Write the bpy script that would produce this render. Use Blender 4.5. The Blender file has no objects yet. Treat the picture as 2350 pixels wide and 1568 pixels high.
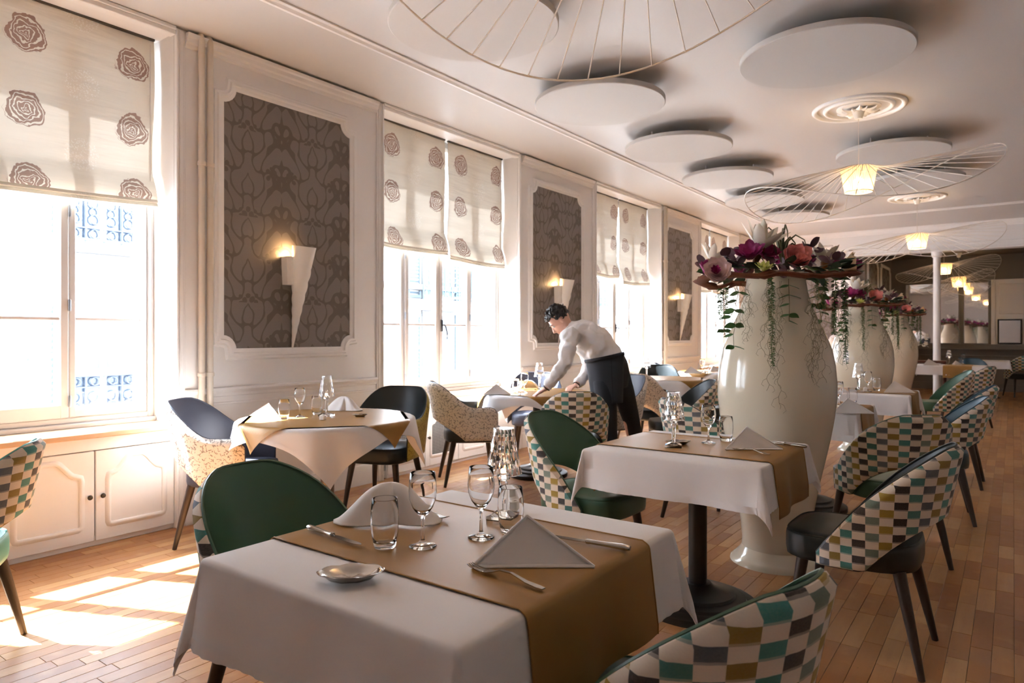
import bpy, bmesh, math, random
from mathutils import Vector, Matrix, noise as mnoise
random.seed(7)
PI = math.pi
sc = bpy.context.scene
COL = sc.collection

# ------------------------------------------------------------------ camera
F_PX, HORIZON, CAM_H = 1567.0, 768.0, 1.27
YAW = math.atan((2325 - 1175) / F_PX)
SN, CS = math.sin(YAW), math.cos(YAW)
cam_d = bpy.data.cameras.new('camera')
cam_d.sensor_width = 36.0
cam_d.lens = 36.0 * F_PX / 2350
cam_d.shift_y = -(784 - HORIZON) / 2350
cam_d.clip_start, cam_d.clip_end = 0.05, 200
cam_d.dof.use_dof = True
cam_d.dof.focus_distance = 2.3
cam_d.dof.aperture_fstop = 5.6
cam = bpy.data.objects.new('camera', cam_d)
cam.location = (0, 0, CAM_H)
cam.rotation_euler = (PI / 2, 0, YAW)
COL.objects.link(cam)
sc.camera = cam
sc.view_settings.view_transform = 'Standard'
sc.view_settings.look = 'None'
sc.view_settings.gamma = 1.0
sc.view_settings.use_curve_mapping = False
sc.view_settings.exposure = 2.2

# ------------------------------------------------------------------ sky, sun
world = bpy.data.worlds.new('sky')
sc.world = world
world.use_nodes = True
bg = world.node_tree.nodes['Background']
bg.inputs['Color'].default_value = (0.78, 0.91, 1.14, 1)
bg.inputs['Strength'].default_value = 11.0
SUN_DIR = Vector((0.81, 0.36, -1.0)).normalized()
sun_d = bpy.data.lights.new('sun', 'SUN')
sun_d.energy = 19.0
sun_d.angle = math.radians(0.6)
sun_d.color = (0.96, 0.97, 1.02)
sun = bpy.data.objects.new('sun', sun_d)
sun.rotation_euler = SUN_DIR.to_track_quat('-Z', 'Y').to_euler()
sun.location = (-20, -8, 25)
COL.objects.link(sun)
WX = -4.44          # inner face of the window wall
GX = -4.73          # window frames
CEIL = 3.29
WIN = [(0.30, 2.30), (4.13, 6.15), (7.89, 9.93), (11.62, 13.66)]
for (a, b) in WIN:
    pd = bpy.data.lights.new('window_portal', 'AREA')
    pd.shape = 'RECTANGLE'; pd.size = b - a; pd.size_y = 2.6
    pd.cycles.is_portal = True
    po = bpy.data.objects.new('window_portal', pd)
    po.location = (GX - 0.35, (a + b) / 2, 1.95)
    po.rotation_euler = (0, -PI / 2, 0)
    COL.objects.link(po)
WARM = (1.0, 0.68, 0.36)

# ------------------------------------------------------------------ geometry helpers
def ray(px, py):
    u = px - 1175
    return Vector((u * CS - F_PX * SN, u * SN + F_PX * CS, HORIZON - py))
def at(px, py, z=0.753):            # place on a level at height z
    d = ray(px, py); k = (z - CAM_H) / d.z
    return Vector((d.x * k, d.y * k, z))
def onx(px, py, x):                 # place on a plane x = const
    d = ray(px, py); k = x / d.x
    return Vector((x, d.y * k, CAM_H + d.z * k))
def deep(px, py, D):                # place at a given distance
    R = (px - 1175) * D / F_PX
    return Vector((R * CS - D * SN, R * SN + D * CS, CAM_H + (HORIZON - py) * D / F_PX))
RIGHT = Vector((CS, SN, 0)); FWD = Vector((-SN, CS, 0)); UP = Vector((0, 0, 1))

class MB:
    def __init__(s):
        s.v = []; s.f = []; s.uv = {}; s.mi = []
        s.cur = 0
    def add(s, verts, faces, uvs=None):
        o = len(s.v)
        s.v += [tuple(p) for p in verts]
        for f in faces:
            s.f.append(tuple(i + o for i in f)); s.mi.append(s.cur)
        if uvs:
            for i, q in enumerate(uvs): s.uv[o + i] = q
        return s
    def box(s, x0, x1, y0, y1, z0, z1):
        V = [(x, y, z) for z in (z0, z1) for y in (y0, y1) for x in (x0, x1)]
        return s.add(V, [(0, 2, 3, 1), (4, 5, 7, 6), (0, 1, 5, 4), (2, 6, 7, 3), (0, 4, 6, 2), (1, 3, 7, 5)])
    def bbox(s, x0, x1, y0, y1, z0, z1, b=0.003):   # box with chamfered edges
        bm = bmesh.new()
        r = bmesh.ops.create_cube(bm, size=1)
        for v in bm.verts:
            v.co = ((x0 + x1) / 2 + v.co.x * (x1 - x0), (y0 + y1) / 2 + v.co.y * (y1 - y0), (z0 + z1) / 2 + v.co.z * (z1 - z0))
        b = min(b, (x1 - x0) * .45, (y1 - y0) * .45, (z1 - z0) * .45)
        bmesh.ops.bevel(bm, geom=bm.edges[:], offset=b, segments=1, affect='EDGES')
        s.add([v.co[:] for v in bm.verts], [[v.index for v in f.verts] for f in bm.faces if not bm.verts.index_update()])
        bm.free(); return s
    def lathe(s, prof, n=32, c=(0, 0, 0), cap=True, ax=None):
        V = []; Fs = []
        for (r, z) in prof:
            for i in range(n):
                a = 2 * PI * i / n
                V.append((c[0] + r * math.cos(a), c[1] + r * math.sin(a), c[2] + z))
        m = len(prof)
        for j in range(m - 1):
            for i in range(n):
                k = (i + 1) % n
                Fs.append((j * n + i, j * n + k, (j + 1) * n + k, (j + 1) * n + i))
        if cap:
            if prof[0][0] > 1e-5: Fs.append(tuple(range(n - 1, -1, -1)))
            if prof[-1][0] > 1e-5: Fs.append(tuple((m - 1) * n + i for i in range(n)))
        if ax is not None:
            V = [tuple(ax @ Vector(p)) for p in V]
        return s.add(V, Fs)
    def tube(s, pts, rad, n=8, cap=True, flat=1.0, closed=False):
        pts = [Vector(p) for p in pts]; m = len(pts)
        if not hasattr(rad, '__len__'): rad = [rad] * m
        V = []; Fs = []
        prev = None
        for i, p in enumerate(pts):
            if closed: t = pts[(i + 1) % m] - pts[i - 1]
            else: t = pts[min(i + 1, m - 1)] - pts[max(i - 1, 0)]
            if t.length < 1e-9: t = Vector((0, 0, 1))
            t.normalize()
            if prev is None:
                a = Vector((0, 0, 1)) if abs(t.z) < .9 else Vector((1, 0, 0))
                nrm = t.cross(a).normalized()
            else:
                nrm = prev - t * prev.dot(t)
                if nrm.length < 1e-6: nrm = t.orthogonal()
                nrm.normalize()
            prev = nrm; bn = t.cross(nrm)
            for k in range(n):
                a = 2 * PI * k / n
                V.append(p + (nrm * math.cos(a) + bn * math.sin(a) * flat) * rad[i])
        rng = m if closed else m - 1
        for j in range(rng):
            j2 = (j + 1) % m
            for k in range(n):
                k2 = (k + 1) % n
                Fs.append((j * n + k, j * n + k2, j2 * n + k2, j2 * n + k))
        if cap and not closed:
            Fs.append(tuple(range(n - 1, -1, -1))); Fs.append(tuple((m - 1) * n + i for i in range(n)))
        return s.add(V, Fs)
    def grid(s, fn, nu, nv, uvfn=None, wrap=False):
        V = []; U = []
        for j in range(nv + 1):
            for i in range(nu + 1):
                a, b = i / nu, j / nv
                V.append(fn(a, b))
                if uvfn: U.append(uvfn(a, b))
        Fs = [(j * (nu + 1) + i, j * (nu + 1) + i + 1, (j + 1) * (nu + 1) + i + 1, (j + 1) * (nu + 1) + i) for j in range(nv) for i in range(nu)]
        return s.add(V, Fs, U if uvfn else None)
    def sphere(s, c, r, n=12, sc_=(1, 1, 1), M=None):
        V = []; Fs = []; h = n // 2
        for j in range(h + 1):
            t = PI * j / h
            for i in range(n):
                a = 2 * PI * i / n
                p = Vector((math.sin(t) * math.cos(a) * r * sc_[0], math.sin(t) * math.sin(a) * r * sc_[1], math.cos(t) * r * sc_[2]))
                if M is not None: p = M @ p
                V.append((p.x + c[0], p.y + c[1], p.z + c[2]))
        for j in range(h):
            for i in range(n):
                k = (i + 1) % n
                Fs.append((j * n + i, (j + 1) * n + i, (j + 1) * n + k, j * n + k))
        return s.add(V, Fs)
    def sweep(s, path, prof, to3, closed=True):
        # path: 2-D points; prof: (offset to the left of travel, height); to3(u, v, h) -> 3-D point
        m = len(path); k = len(prof); V = []
        P = [Vector(p) for p in path]
        for i in range(m):
            if closed: a, b = P[i] - P[i - 1], P[(i + 1) % m] - P[i]
            else:
                a = P[i] - P[i - 1] if i > 0 else P[1] - P[0]
                b = P[i + 1] - P[i] if i < m - 1 else P[-1] - P[-2]
            a.normalize(); b.normalize()
            na, nb = Vector((-a.y, a.x)), Vector((-b.y, b.x))
            nn = na + nb
            if nn.length < 1e-6: nn = na.copy()
            nn.normalize()
            sc_ = 1 / max(.35, nn.dot(na))
            for (o, h) in prof:
                q = P[i] + nn * (o * sc_)
                V.append(to3(q.x, q.y, h))
        Fs = []
        for i in range(m if closed else m - 1):
            i2 = (i + 1) % m
            for j in range(k - 1):
                Fs.append((i * k + j, i2 * k + j, i2 * k + j + 1, i * k + j + 1))
        if not closed:
            Fs.append(tuple(range(k))); Fs.append(tuple((m - 1) * k + j for j in range(k - 1, -1, -1)))
        return s.add(V, Fs)
    def mesh(s, name, smooth=None):
        me = bpy.data.meshes.new(name)
        me.from_pydata(s.v, [], s.f)
        if any(s.mi):
            me.polygons.foreach_set('material_index', s.mi)
        if s.uv:
            l = me.uv_layers.new(name='UVMap')
            for lp in me.loops:
                l.data[lp.index].uv = s.uv.get(lp.vertex_index, (0, 0))
        bm = bmesh.new(); bm.from_mesh(me)
        bmesh.ops.recalc_face_normals(bm, faces=bm.faces)
        bm.to_mesh(me); bm.free()
        if smooth is not None:
            me.polygons.foreach_set('use_smooth', [True] * len(me.polygons))
            if smooth < 180:
                me.set_sharp_from_angle(angle=math.radians(smooth))
        return me
    def build(s, name, m, parent=None, smooth=40):
        me = s.mesh(name, smooth)
        for x in (m if isinstance(m, (list, tuple)) else [m]): me.materials.append(x)
        o = bpy.data.objects.new(name, me); COL.objects.link(o)
        if parent is not None: o.parent = parent
        return o

USED = set()
def tag(o, label=None, cat=None, group=None, kind=None):
    if label: o['label'] = label
    if cat: o['category'] = cat
    if group: o['group'] = group
    if kind: o['kind'] = kind
    return o
def thing(name, label, cat, loc=(0, 0, 0), rz=0, group=None):
    o = bpy.data.objects.new(name, None); COL.objects.link(o)
    o.empty_display_size = 0.1
    o.location = loc; o.rotation_euler = (0, 0, rz)
    return tag(o, label, cat, group)
def dup(root, loc, rz, label, group=None, swap=None, scale=None):
    def cp(o, parent):
        c = o.copy(); COL.objects.link(c); c.parent = parent
        if swap and c.type == 'MESH':
            for sl in c.material_slots:
                m_ = sl.material
                if m_ and m_.name in swap:
                    sl.link = 'OBJECT'; sl.material = swap[m_.name]
        for ch in o.children: cp(ch, c)
        return c
    r = cp(root, None)
    r.location = loc; r.rotation_euler = (0, 0, rz)
    if scale: r.scale = (scale,) * 3
    r['label'] = label
    if group: r['group'] = group
    return r
def struct(o, label=None):
    o['kind'] = 'structure'
    if label: o['label'] = label
    return o
def hexc(r, g, b):
    f = lambda c: ((c / 255) / 12.92) if c <= 10 else (((c / 255) + .055) / 1.055) ** 2.4
    return (f(r), f(g), f(b), 1)

# ------------------------------------------------------------------ materials
class NT:
    def __init__(s, name):
        s.m = bpy.data.materials.new(name); s.m.use_nodes = True
        s.t = s.m.node_tree; s.n = s.t.nodes; s.l = s.t.links
        s.b = s.n['Principled BSDF']; s.out = s.n['Material Output']
    def new(s, ty, **kw):
        n = s.n.new(ty)
        for k, v in kw.items(): setattr(n, k, v)
        return n
    def put(s, sock, v):
        if isinstance(v, bpy.types.NodeSocket): s.l.new(v, sock)
        elif v is not None: sock.default_value = v
    def math(s, op, a, b=None, c=None, clamp=False):
        n = s.new('ShaderNodeMath', operation=op, use_clamp=clamp)
        s.put(n.inputs[0], a)
        if b is not None: s.put(n.inputs[1], b)
        if c is not None: s.put(n.inputs[2], c)
        return n.outputs[0]
    def vmath(s, op, a, b=None):
        n = s.new('ShaderNodeVectorMath', operation=op)
        s.put(n.inputs[0], a)
        if b is not None: s.put(n.inputs[1], b)
        return n.outputs['Value'] if op in ('DISTANCE', 'LENGTH', 'DOT_PRODUCT') else n.outputs[0]
    def mix(s, f, a, b):
        n = s.new('ShaderNodeMix', data_type='RGBA')
        s.put(n.inputs[0], f); s.put(n.inputs[6], a); s.put(n.inputs[7], b)
        return n.outputs[2]
    def ss(s, e0, e1, x):
        n = s.new('ShaderNodeMapRange', interpolation_type='SMOOTHSTEP')
        s.put(n.inputs[0], x); n.inputs[1].default_value = e0; n.inputs[2].default_value = e1
        return n.outputs[0]
    def noise(s, vec, scale, detail=2, rough=.5):
        n = s.new('ShaderNodeTexNoise'); s.put(n.inputs['Vector'], vec)
        n.inputs['Scale'].default_value = scale; n.inputs['Detail'].default_value = detail; n.inputs['Roughness'].default_value = rough
        return n
    def obj(s): return s.new('ShaderNodeTexCoord').outputs['Object']
    def uv(s): return s.new('ShaderNodeTexCoord').outputs['UV']
    def sep(s, v):
        n = s.new('ShaderNodeSeparateXYZ'); s.put(n.inputs[0], v); return n.outputs
    def comb(s, x, y, z=0.0):
        n = s.new('ShaderNodeCombineXYZ'); s.put(n.inputs[0], x); s.put(n.inputs[1], y); s.put(n.inputs[2], z); return n.outputs[0]
    def bump(s, h, strength=.2, dist=.002):
        n = s.new('ShaderNodeBump'); n.inputs['Strength'].default_value = strength; n.inputs['Distance'].default_value = dist
        s.put(n.inputs['Height'], h); s.l.new(n.outputs[0], s.b.inputs['Normal'])
    def set(s, color=None, rough=None, metal=None, spec=None, sheen=None, coat=None):
        if color is not None: s.put(s.b.inputs['Base Color'], color)
        if rough is not None: s.put(s.b.inputs['Roughness'], rough)
        if metal is not None: s.put(s.b.inputs['Metallic'], metal)
        if spec is not None: s.put(s.b.inputs['Specular IOR Level'], spec)
        if sheen is not None: s.b.inputs['Sheen Weight'].default_value = sheen
        if coat is not None: s.b.inputs['Coat Weight'].default_value = coat
        return s.m

def plain(name, col, rough=.5, metal=0, var=.06, scale=6, bump=0, spec=None, sheen=None, coat=None):
    t = NT(name); v = t.obj()
    n = t.noise(v, scale, 3)
    c2 = tuple(min(1, c * (1 - var)) for c in col[:3]) + (1,)
    c3 = tuple(min(1, c * (1 + var)) for c in col[:3]) + (1,)
    t.set(t.mix(n.outputs[0], c2, c3), rough, metal, spec, sheen, coat)
    if bump:
        nb = t.noise(v, scale * 30, 2); t.bump(nb.outputs[0], bump, .001)
    return t.m

M = {}
M['wall'] = plain('wall_paint', hexc(242, 239, 237), .55, var=.02, scale=1.5, bump=.05)
M['wall_deep'] = plain('stone_paint', hexc(204, 198, 194), .55, var=.03, scale=1.5)
M['trim'] = plain('trim_paint', hexc(244, 241, 239), .42, var=.02, scale=3)
M['ceiling'] = plain('ceiling_paint', hexc(209, 204, 200), .42, var=.02, scale=.7)
M['disc'] = plain('acoustic_felt', hexc(208, 203, 198), .9, var=.01, scale=4)
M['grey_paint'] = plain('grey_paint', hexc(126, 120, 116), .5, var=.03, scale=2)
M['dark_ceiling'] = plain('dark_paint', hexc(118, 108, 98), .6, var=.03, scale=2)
M['white_frame'] = plain('window_paint', hexc(184, 177, 172), .35, var=.015, scale=4)
M['facade'] = plain('render_facade', hexc(206, 200, 192), .9, var=.02, scale=.6)
M['shutter'] = plain('shutter_paint', hexc(54, 62, 66), .7, var=.02)
M['stone'] = plain('stone', hexc(66, 62, 58), .9, var=.05, scale=2)
M['iron_blue'] = plain('blue_iron', hexc(15, 46, 62), .5, var=.05)
M['iron'] = plain('dark_iron', hexc(24, 30, 42), .5, var=.05)
M['dark_glass'] = plain('far_window_glass', hexc(34, 40, 47), .2, var=.1, scale=1)
M['street'] = plain('asphalt', hexc(170, 168, 164), .9)
M['brass_knob'] = plain('aged_bronze', hexc(88, 80, 70), .42, .8)
M['steel'] = plain('hinge_steel', hexc(150, 152, 156), .35, .9)
M['handle'] = plain('handle_metal', hexc(96, 96, 98), .35, .9)
M['cloth'] = plain('white_linen', hexc(233, 228, 226), .85, var=.02, scale=5, bump=.08, sheen=.15)
M['napkin'] = plain('napkin_linen', hexc(229, 223, 219), .9, var=.02, scale=9, bump=.06)
M['gold'] = plain('gold_vinyl', hexc(162, 120, 62), .42, 0.12, var=.05, scale=7, bump=.12)
M['chair_green'] = plain('green_vinyl', hexc(66, 100, 82), .38, var=.05, scale=4, bump=.05)
M['chair_blue'] = plain('petrol_vinyl', hexc(38, 74, 92), .38, var=.05, scale=4, bump=.05)
M['chair_black'] = plain('black_vinyl', hexc(34, 42, 45), .42, var=.05, scale=4, bump=.05)
M['chair_charcoal'] = plain('charcoal_vinyl', hexc(66, 68, 80), .45, var=.05, scale=4, bump=.05)
M['chair_green_sunlit'] = plain('sunlit_green_vinyl', hexc(92, 172, 166), .38, var=.05, scale=4, bump=.05)  # the green vinyl again, with sun and sky light put into its colour
M['leg'] = plain('dark_walnut', hexc(58, 46, 40), .4, var=.15, scale=12)
M['table_metal'] = plain('bronze_metal', hexc(120, 108, 96), .33, .85, var=.04)
M['table_black'] = plain('black_metal', hexc(56, 54, 53), .4, .6, var=.06)
M['table_wood'] = plain('table_board', hexc(150, 120, 88), .5)
M['silver'] = plain('silver', hexc(186, 180, 172), .14, 1.0, var=.03)
M['plaster'] = plain('plaster_white', hexc(238, 232, 224), .6, var=.01)
M['cream_glaze'] = plain('cream_glaze', hexc(226, 216, 194), .16, var=.04, scale=3, spec=.5, coat=.25)
M['wire'] = plain('white_wire', hexc(242, 234, 224), .4)
M['cable'] = plain('cable', hexc(226, 216, 206), .5)
M['pipe'] = plain('pipe_paint', hexc(228, 216, 200), .3, var=.02)
M['twig'] = plain('driftwood', hexc(112, 64, 40), .75, var=.3, scale=25, bump=.4)
M['vine_dark'] = plain('vine_leaf_dark', hexc(62, 92, 44), .5, var=.25, scale=40)
M['leaf_green'] = plain('leaf_green', hexc(72, 118, 66), .45, var=.2, scale=18)
M['leaf_deep'] = plain('leaf_deep_green', hexc(40, 66, 48), .45, var=.2, scale=18)
M['leaf_purple'] = plain('leaf_plum', hexc(98, 70, 84), .5, var=.2, scale=14)
M['air_plant'] = plain('air_plant_green', hexc(104, 108, 82), .6, var=.15, scale=18)
M['tendril'] = plain('tendril', hexc(122, 114, 80), .7, var=.2, scale=30)
M['petal_white'] = plain('petal_white', hexc(240, 232, 214), .6, var=.04, scale=16)
M['petal_magenta'] = plain('petal_magenta', hexc(164, 44, 118), .55, var=.25, scale=20)
M['petal_coral'] = plain('petal_coral', hexc(242, 158, 152), .55, var=.1, scale=16)
M['petal_pink'] = plain('petal_blush', hexc(238, 204, 204), .55, var=.05, scale=16)
M['petal_cream'] = plain('petal_cream', hexc(238, 206, 164), .6, var=.06, scale=20)
M['petal_lime'] = plain('succulent_lime', hexc(196, 206, 110), .5, var=.1, scale=20)
M['calyx'] = plain('calyx_brown', hexc(120, 78, 34), .6, var=.2, scale=20)
M['skin'] = plain('skin', hexc(214, 164, 142), .5, var=.06, scale=10)
M['shirt'] = plain('shirt_cotton', hexc(240, 236, 235), .85, var=.02, scale=12, bump=.06)
M['black_cloth'] = plain('black_cotton', hexc(30, 32, 38), .85, var=.08, scale=12)
M['apron'] = plain('apron_twill', hexc(42, 45, 52), .85, var=.08, scale=12)
M['hair'] = plain('hair_dark', hexc(36, 30, 28), .55, var=.2, scale=30)
M['rubber'] = plain('black_leather', hexc(24, 22, 22), .4)
M['oak_edge'] = plain('sill_oak', hexc(216, 180, 146), .5, var=.08, scale=10)
M['ceramic'] = plain('white_ceramic', hexc(236, 230, 222), .3, var=.01)
M['yellow'] = plain('mustard_plush', hexc(206, 160, 44), .9, var=.2, scale=60)
M['floor_base'] = plain('floor_joint', hexc(96, 66, 44), .8)
M['mirror'] = plain('mirror_silver', (.78, .76, .74, 1), .02, 1.0, var=0)
M['black_frame'] = plain('black_frame', hexc(40, 38, 36), .4)
M['tray_wood'] = plain('mahogany', hexc(96, 48, 34), .4, var=.2, scale=14)

def petalmat(name, col, rough=.55, var=.3):
    t = NT(name); r_ = t.new('ShaderNodeNewGeometry').outputs['Random Per Island']
    n = t.noise(t.obj(), 60, 2)
    k = t.math('ADD', t.math('MULTIPLY', r_, .7), t.math('MULTIPLY', n.outputs[0], .3))
    t.set(t.mix(k, tuple(q * (1 - var) for q in col[:3]) + (1,), tuple(min(1, q * (1 + var * .6)) for q in col[:3]) + (1,)), rough)
    return t.m
for k_, n_, v_ in (('petal_white', hexc(244, 236, 220), .16), ('petal_magenta', hexc(160, 40, 112), .45), ('petal_coral', hexc(240, 150, 146), .3), ('petal_pink', hexc(240, 210, 208), .18), ('petal_cream', hexc(240, 210, 170), .2), ('petal_lime', hexc(196, 206, 110), .3), ('vine_dark', hexc(70, 104, 50), .45)):
    M[k_] = petalmat(k_, n_, .55, v_)

def glass(name, tint=(1, 1, 1, 1), f=.08, ior=1.45):
    t = NT(name)
    tr = t.new('ShaderNodeBsdfTransparent'); tr.inputs[0].default_value = tint
    gl = t.new('ShaderNodeBsdfGlossy'); gl.inputs['Roughness'].default_value = .02
    lw = t.new('ShaderNodeLayerWeight'); lw.inputs['Blend'].default_value = .35
    fac = t.math('MULTIPLY_ADD', t.math('POWER', lw.outputs['Facing'], 2.2), .62, f)
    mx = t.new('ShaderNodeMixShader')
    t.l.new(fac, mx.inputs[0]); t.l.new(tr.outputs[0], mx.inputs[1]); t.l.new(gl.outputs[0], mx.inputs[2])
    t.l.new(mx.outputs[0], t.out.inputs[0])
    return t.m
M['pane'] = glass('window_glass', (.97, .985, .985, 1), .02)
t = NT('drinking_glass'); t.set((1, 1, 1, 1), 0.0); t.b.inputs['Transmission Weight'].default_value = 1.0; t.b.inputs['IOR'].default_value = 1.3
M['glass'] = t.m
t = NT('crystal'); t.set((1, 1, 1, 1), .02); t.b.inputs['Transmission Weight'].default_value = 1.0; t.b.inputs['IOR'].default_value = 1.45
M['crystal'] = t.m
def emit(name, col, st):
    t = NT(name); t.set((0.9, .85, .8, 1), .5)
    t.b.inputs['Emission Color'].default_value = col; t.b.inputs['Emission Strength'].default_value = st
    return t.m
M['bulb'] = emit('lit_bulb', (1, .74, .44, 1), 6)
M['small_bulb'] = emit('lit_led', (1, .8, .56, 1), 3)
# lamp shade strands: pale ribbon that lets light through
t = NT('lit_shade'); t.set(hexc(250, 226, 190), .7)
tl = t.new('ShaderNodeBsdfTranslucent'); tl.inputs[0].default_value = hexc(255, 222, 170)
mx = t.new('ShaderNodeMixShader'); mx.inputs[0].default_value = .6
t.l.new(t.b.outputs[0], mx.inputs[1]); t.l.new(tl.outputs[0], mx.inputs[2]); t.l.new(mx.outputs[0], t.out.inputs[0])
M['shade'] = t.m

def plank_mat(name, per_island):
    t = NT(name); v = t.obj()
    if per_island: rnd = t.new('ShaderNodeNewGeometry').outputs['Random Per Island']
    else: rnd = t.new('ShaderNodeObjectInfo').outputs['Random']
    geo = t.new('ShaderNodeNewGeometry').outputs['Position']
    off = t.vmath('ADD', geo, t.comb(t.math('MULTIPLY', rnd, 37.0), t.math('MULTIPLY', rnd, 91.0), 0.0))
    st = t.vmath('MULTIPLY', off, (26.0, 2.2, 1.0))
    n1 = t.noise(st, 1.0, 4, .6)
    n2 = t.noise(off, 7.0, 2)
    rmp = t.new('ShaderNodeValToRGB')
    e = rmp.color_ramp.elements
    e[0].position = 0; e[0].color = hexc(166, 108, 60)
    e[1].position = 1; e[1].color = hexc(212, 164, 108)
    k = e.new(.5); k.color = hexc(190, 134, 80)
    t.put(rmp.inputs[0], rnd)
    c = t.mix(t.math('MULTIPLY', n1.outputs[0], .55), rmp.outputs[0], hexc(142, 90, 54))
    c = t.mix(t.math('MULTIPLY', t.ss(.55, .8, n2.outputs[0]), .35), c, hexc(220, 178, 126))
    sp = t.noise(geo, 60, 2)
    c = t.mix(t.math('MULTIPLY', t.ss(.70, .76, sp.outputs[0]), .5), c, hexc(96, 64, 42))
    t.set(c, t.math('MULTIPLY_ADD', n2.outputs[0], .22, .24), spec=.45)
    t.bump(n1.outputs[0], .08, .001)
    return t.m
M['plank'] = plank_mat('oak_plank', False)
M['plank_far'] = plank_mat('oak_plank_field', True)

def block_fabric(name, cols, base, cw=.043, ch=.062, wav=0):
    t = NT(name); u, v, _ = t.sep(t.uv())
    nz = t.noise(t.uv(), 40, 2)
    u2 = t.math('DIVIDE', t.math('ADD', u, 5.0), cw)
    ci = t.math('FLOOR', u2)
    half = t.math('MULTIPLY', t.math('MODULO', ci, 2.0), .5)
    v2 = t.math('FRACT', t.math('ADD', t.math('DIVIDE', t.math('MULTIPLY_ADD', nz.outputs[0], .003, v), ch), half))
    m = t.math('MULTIPLY', t.math('GREATER_THAN', v2, .08), t.math('LESS_THAN', v2, .52))
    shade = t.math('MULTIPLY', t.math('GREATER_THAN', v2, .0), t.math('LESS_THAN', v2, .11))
    rmp = t.new('ShaderNodeValToRGB'); rmp.color_ramp.interpolation = 'CONSTANT'
    n = len(cols); e = rmp.color_ramp.elements
    e[0].position = 0; e[0].color = cols[0]; e[1].position = 1.0 / n; e[1].color = cols[1]
    for i in range(2, n):
        k = e.new(i / n); k.color = cols[i]
    t.put(rmp.inputs[0], t.math('FRACT', t.math('DIVIDE', t.math('ADD', ci, .5), float(n))))
    wv = t.noise(t.uv(), 260, 1)
    b2 = t.mix(t.math('MULTIPLY', wv.outputs[0], .2), base, tuple(c * .7 for c in base[:3]) + (1,))
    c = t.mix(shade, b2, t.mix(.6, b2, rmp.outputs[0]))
    c = t.mix(m, c, t.mix(t.math('MULTIPLY', wv.outputs[0], .12), rmp.outputs[0], base))
    t.set(c, .9, sheen=.2); t.bump(wv.outputs[0], .2, .001)
    return t.m
CREAM = hexc(234, 220, 202)
M['blocks'] = block_fabric('block_velvet', [hexc(82, 92, 106), hexc(142, 116, 30), hexc(52, 136, 130), hexc(34, 28, 36), hexc(112, 132, 120), hexc(164, 136, 32), hexc(30, 28, 36), hexc(58, 128, 124)], CREAM)
def speckle(name, base, dark):
    t = NT(name); v = t.uv()
    d = t.noise(v, 26, 3); w = t.vmath('ADD', v, t.vmath('MULTIPLY', d.outputs['Color'], (.05, .05, .0)))
    vo = t.new('ShaderNodeTexVoronoi', feature='DISTANCE_TO_EDGE'); t.put(vo.inputs['Vector'], w); vo.inputs['Scale'].default_value = 34
    br = t.noise(v, 62, 1)
    m = t.math('MULTIPLY', t.ss(.085, .04, vo.outputs['Distance']), t.ss(.46, .52, br.outputs[0]))
    t.set(t.mix(t.math('MULTIPLY', m, .8), base, dark), .9, sheen=.2); t.bump(br.outputs[0], .3, .001)
    return t.m
M['paisley'] = speckle('paisley_fabric', hexc(234, 222, 208), hexc(110, 96, 84))
M['paisley_yellow'] = speckle('mustard_fabric', hexc(176, 152, 60), hexc(120, 98, 30))
M['paisley_white'] = speckle('pale_fabric', hexc(228, 224, 218), hexc(176, 172, 168))

def damask():
    t = NT('damask_paper'); u, v, _ = t.sep(t.uv())
    nz = t.noise(t.uv(), 9, 2)
    du = t.math('MULTIPLY', t.math('SUBTRACT', nz.outputs[0], .5), .035)
    W, H = .56, .62
    uu = t.math('MULTIPLY', t.math('ABSOLUTE', t.math('SUBTRACT', t.math('FRACT', t.math('DIVIDE', t.math('ADD', u, 4.0), W)), .5)), W)
    vv = t.math('MULTIPLY', t.math('FRACT', t.math('DIVIDE', t.math('ADD', v, 4.0), H)), H)
    p = t.comb(t.math('ADD', uu, du), t.math('ADD', vv, du))
    pu, pv, _ = t.sep(p)
    k1 = 2 * PI / W; k2 = 2 * PI / H
    g = t.math('ADD', t.math('SINE', t.math('MULTIPLY_ADD', pu, 3 * k1, t.math('MULTIPLY', t.math('SINE', t.math('MULTIPLY', pv, 2 * k2)), 1.9))),
               t.math('SINE', t.math('MULTIPLY_ADD', pv, 2 * k2, t.math('MULTIPLY', t.math('SINE', t.math('MULTIPLY', pu, 2 * k1)), 2.4))))
    d = t.math('MULTIPLY', t.math('SUBTRACT', t.math('ABSOLUTE', t.math('ADD', g, .25)), .40), .03)
    for (cx, cy, r) in ((.19, .33, .018), (.162, .352, .017), (.218, .352, .017), (.168, .306, .016), (.212, .306, .016), (.19, .375, .014), (.03, .02, .02), (.06, .0, .016), (.0, .05, .018), (.06, .045, .014)):
        d = t.math('MINIMUM', d, t.math('SUBTRACT', t.vmath('DISTANCE', p, (cx, cy, 0)), r))
    m = t.ss(.003, -.001, d)
    edge = t.math('MULTIPLY', t.ss(.008, .004, d), t.ss(.001, .004, d))
    a, b = hexc(134, 125, 119), hexc(110, 99, 90)
    gr = t.noise(t.vmath('MULTIPLY', t.uv(), (6.0, 240.0, 1.0)), 1.0, 2)
    c = t.mix(m, a, b)
    c = t.mix(t.math('MULTIPLY', edge, .35), c, hexc(146, 134, 118))
    c = t.mix(t.math('MULTIPLY', gr.outputs[0], .16), c, hexc(80, 72, 64))
    t.set(c, t.math('MULTIPLY_ADD', m, .16, .36), spec=.4)
    return t.m
M['damask'] = damask()

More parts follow.
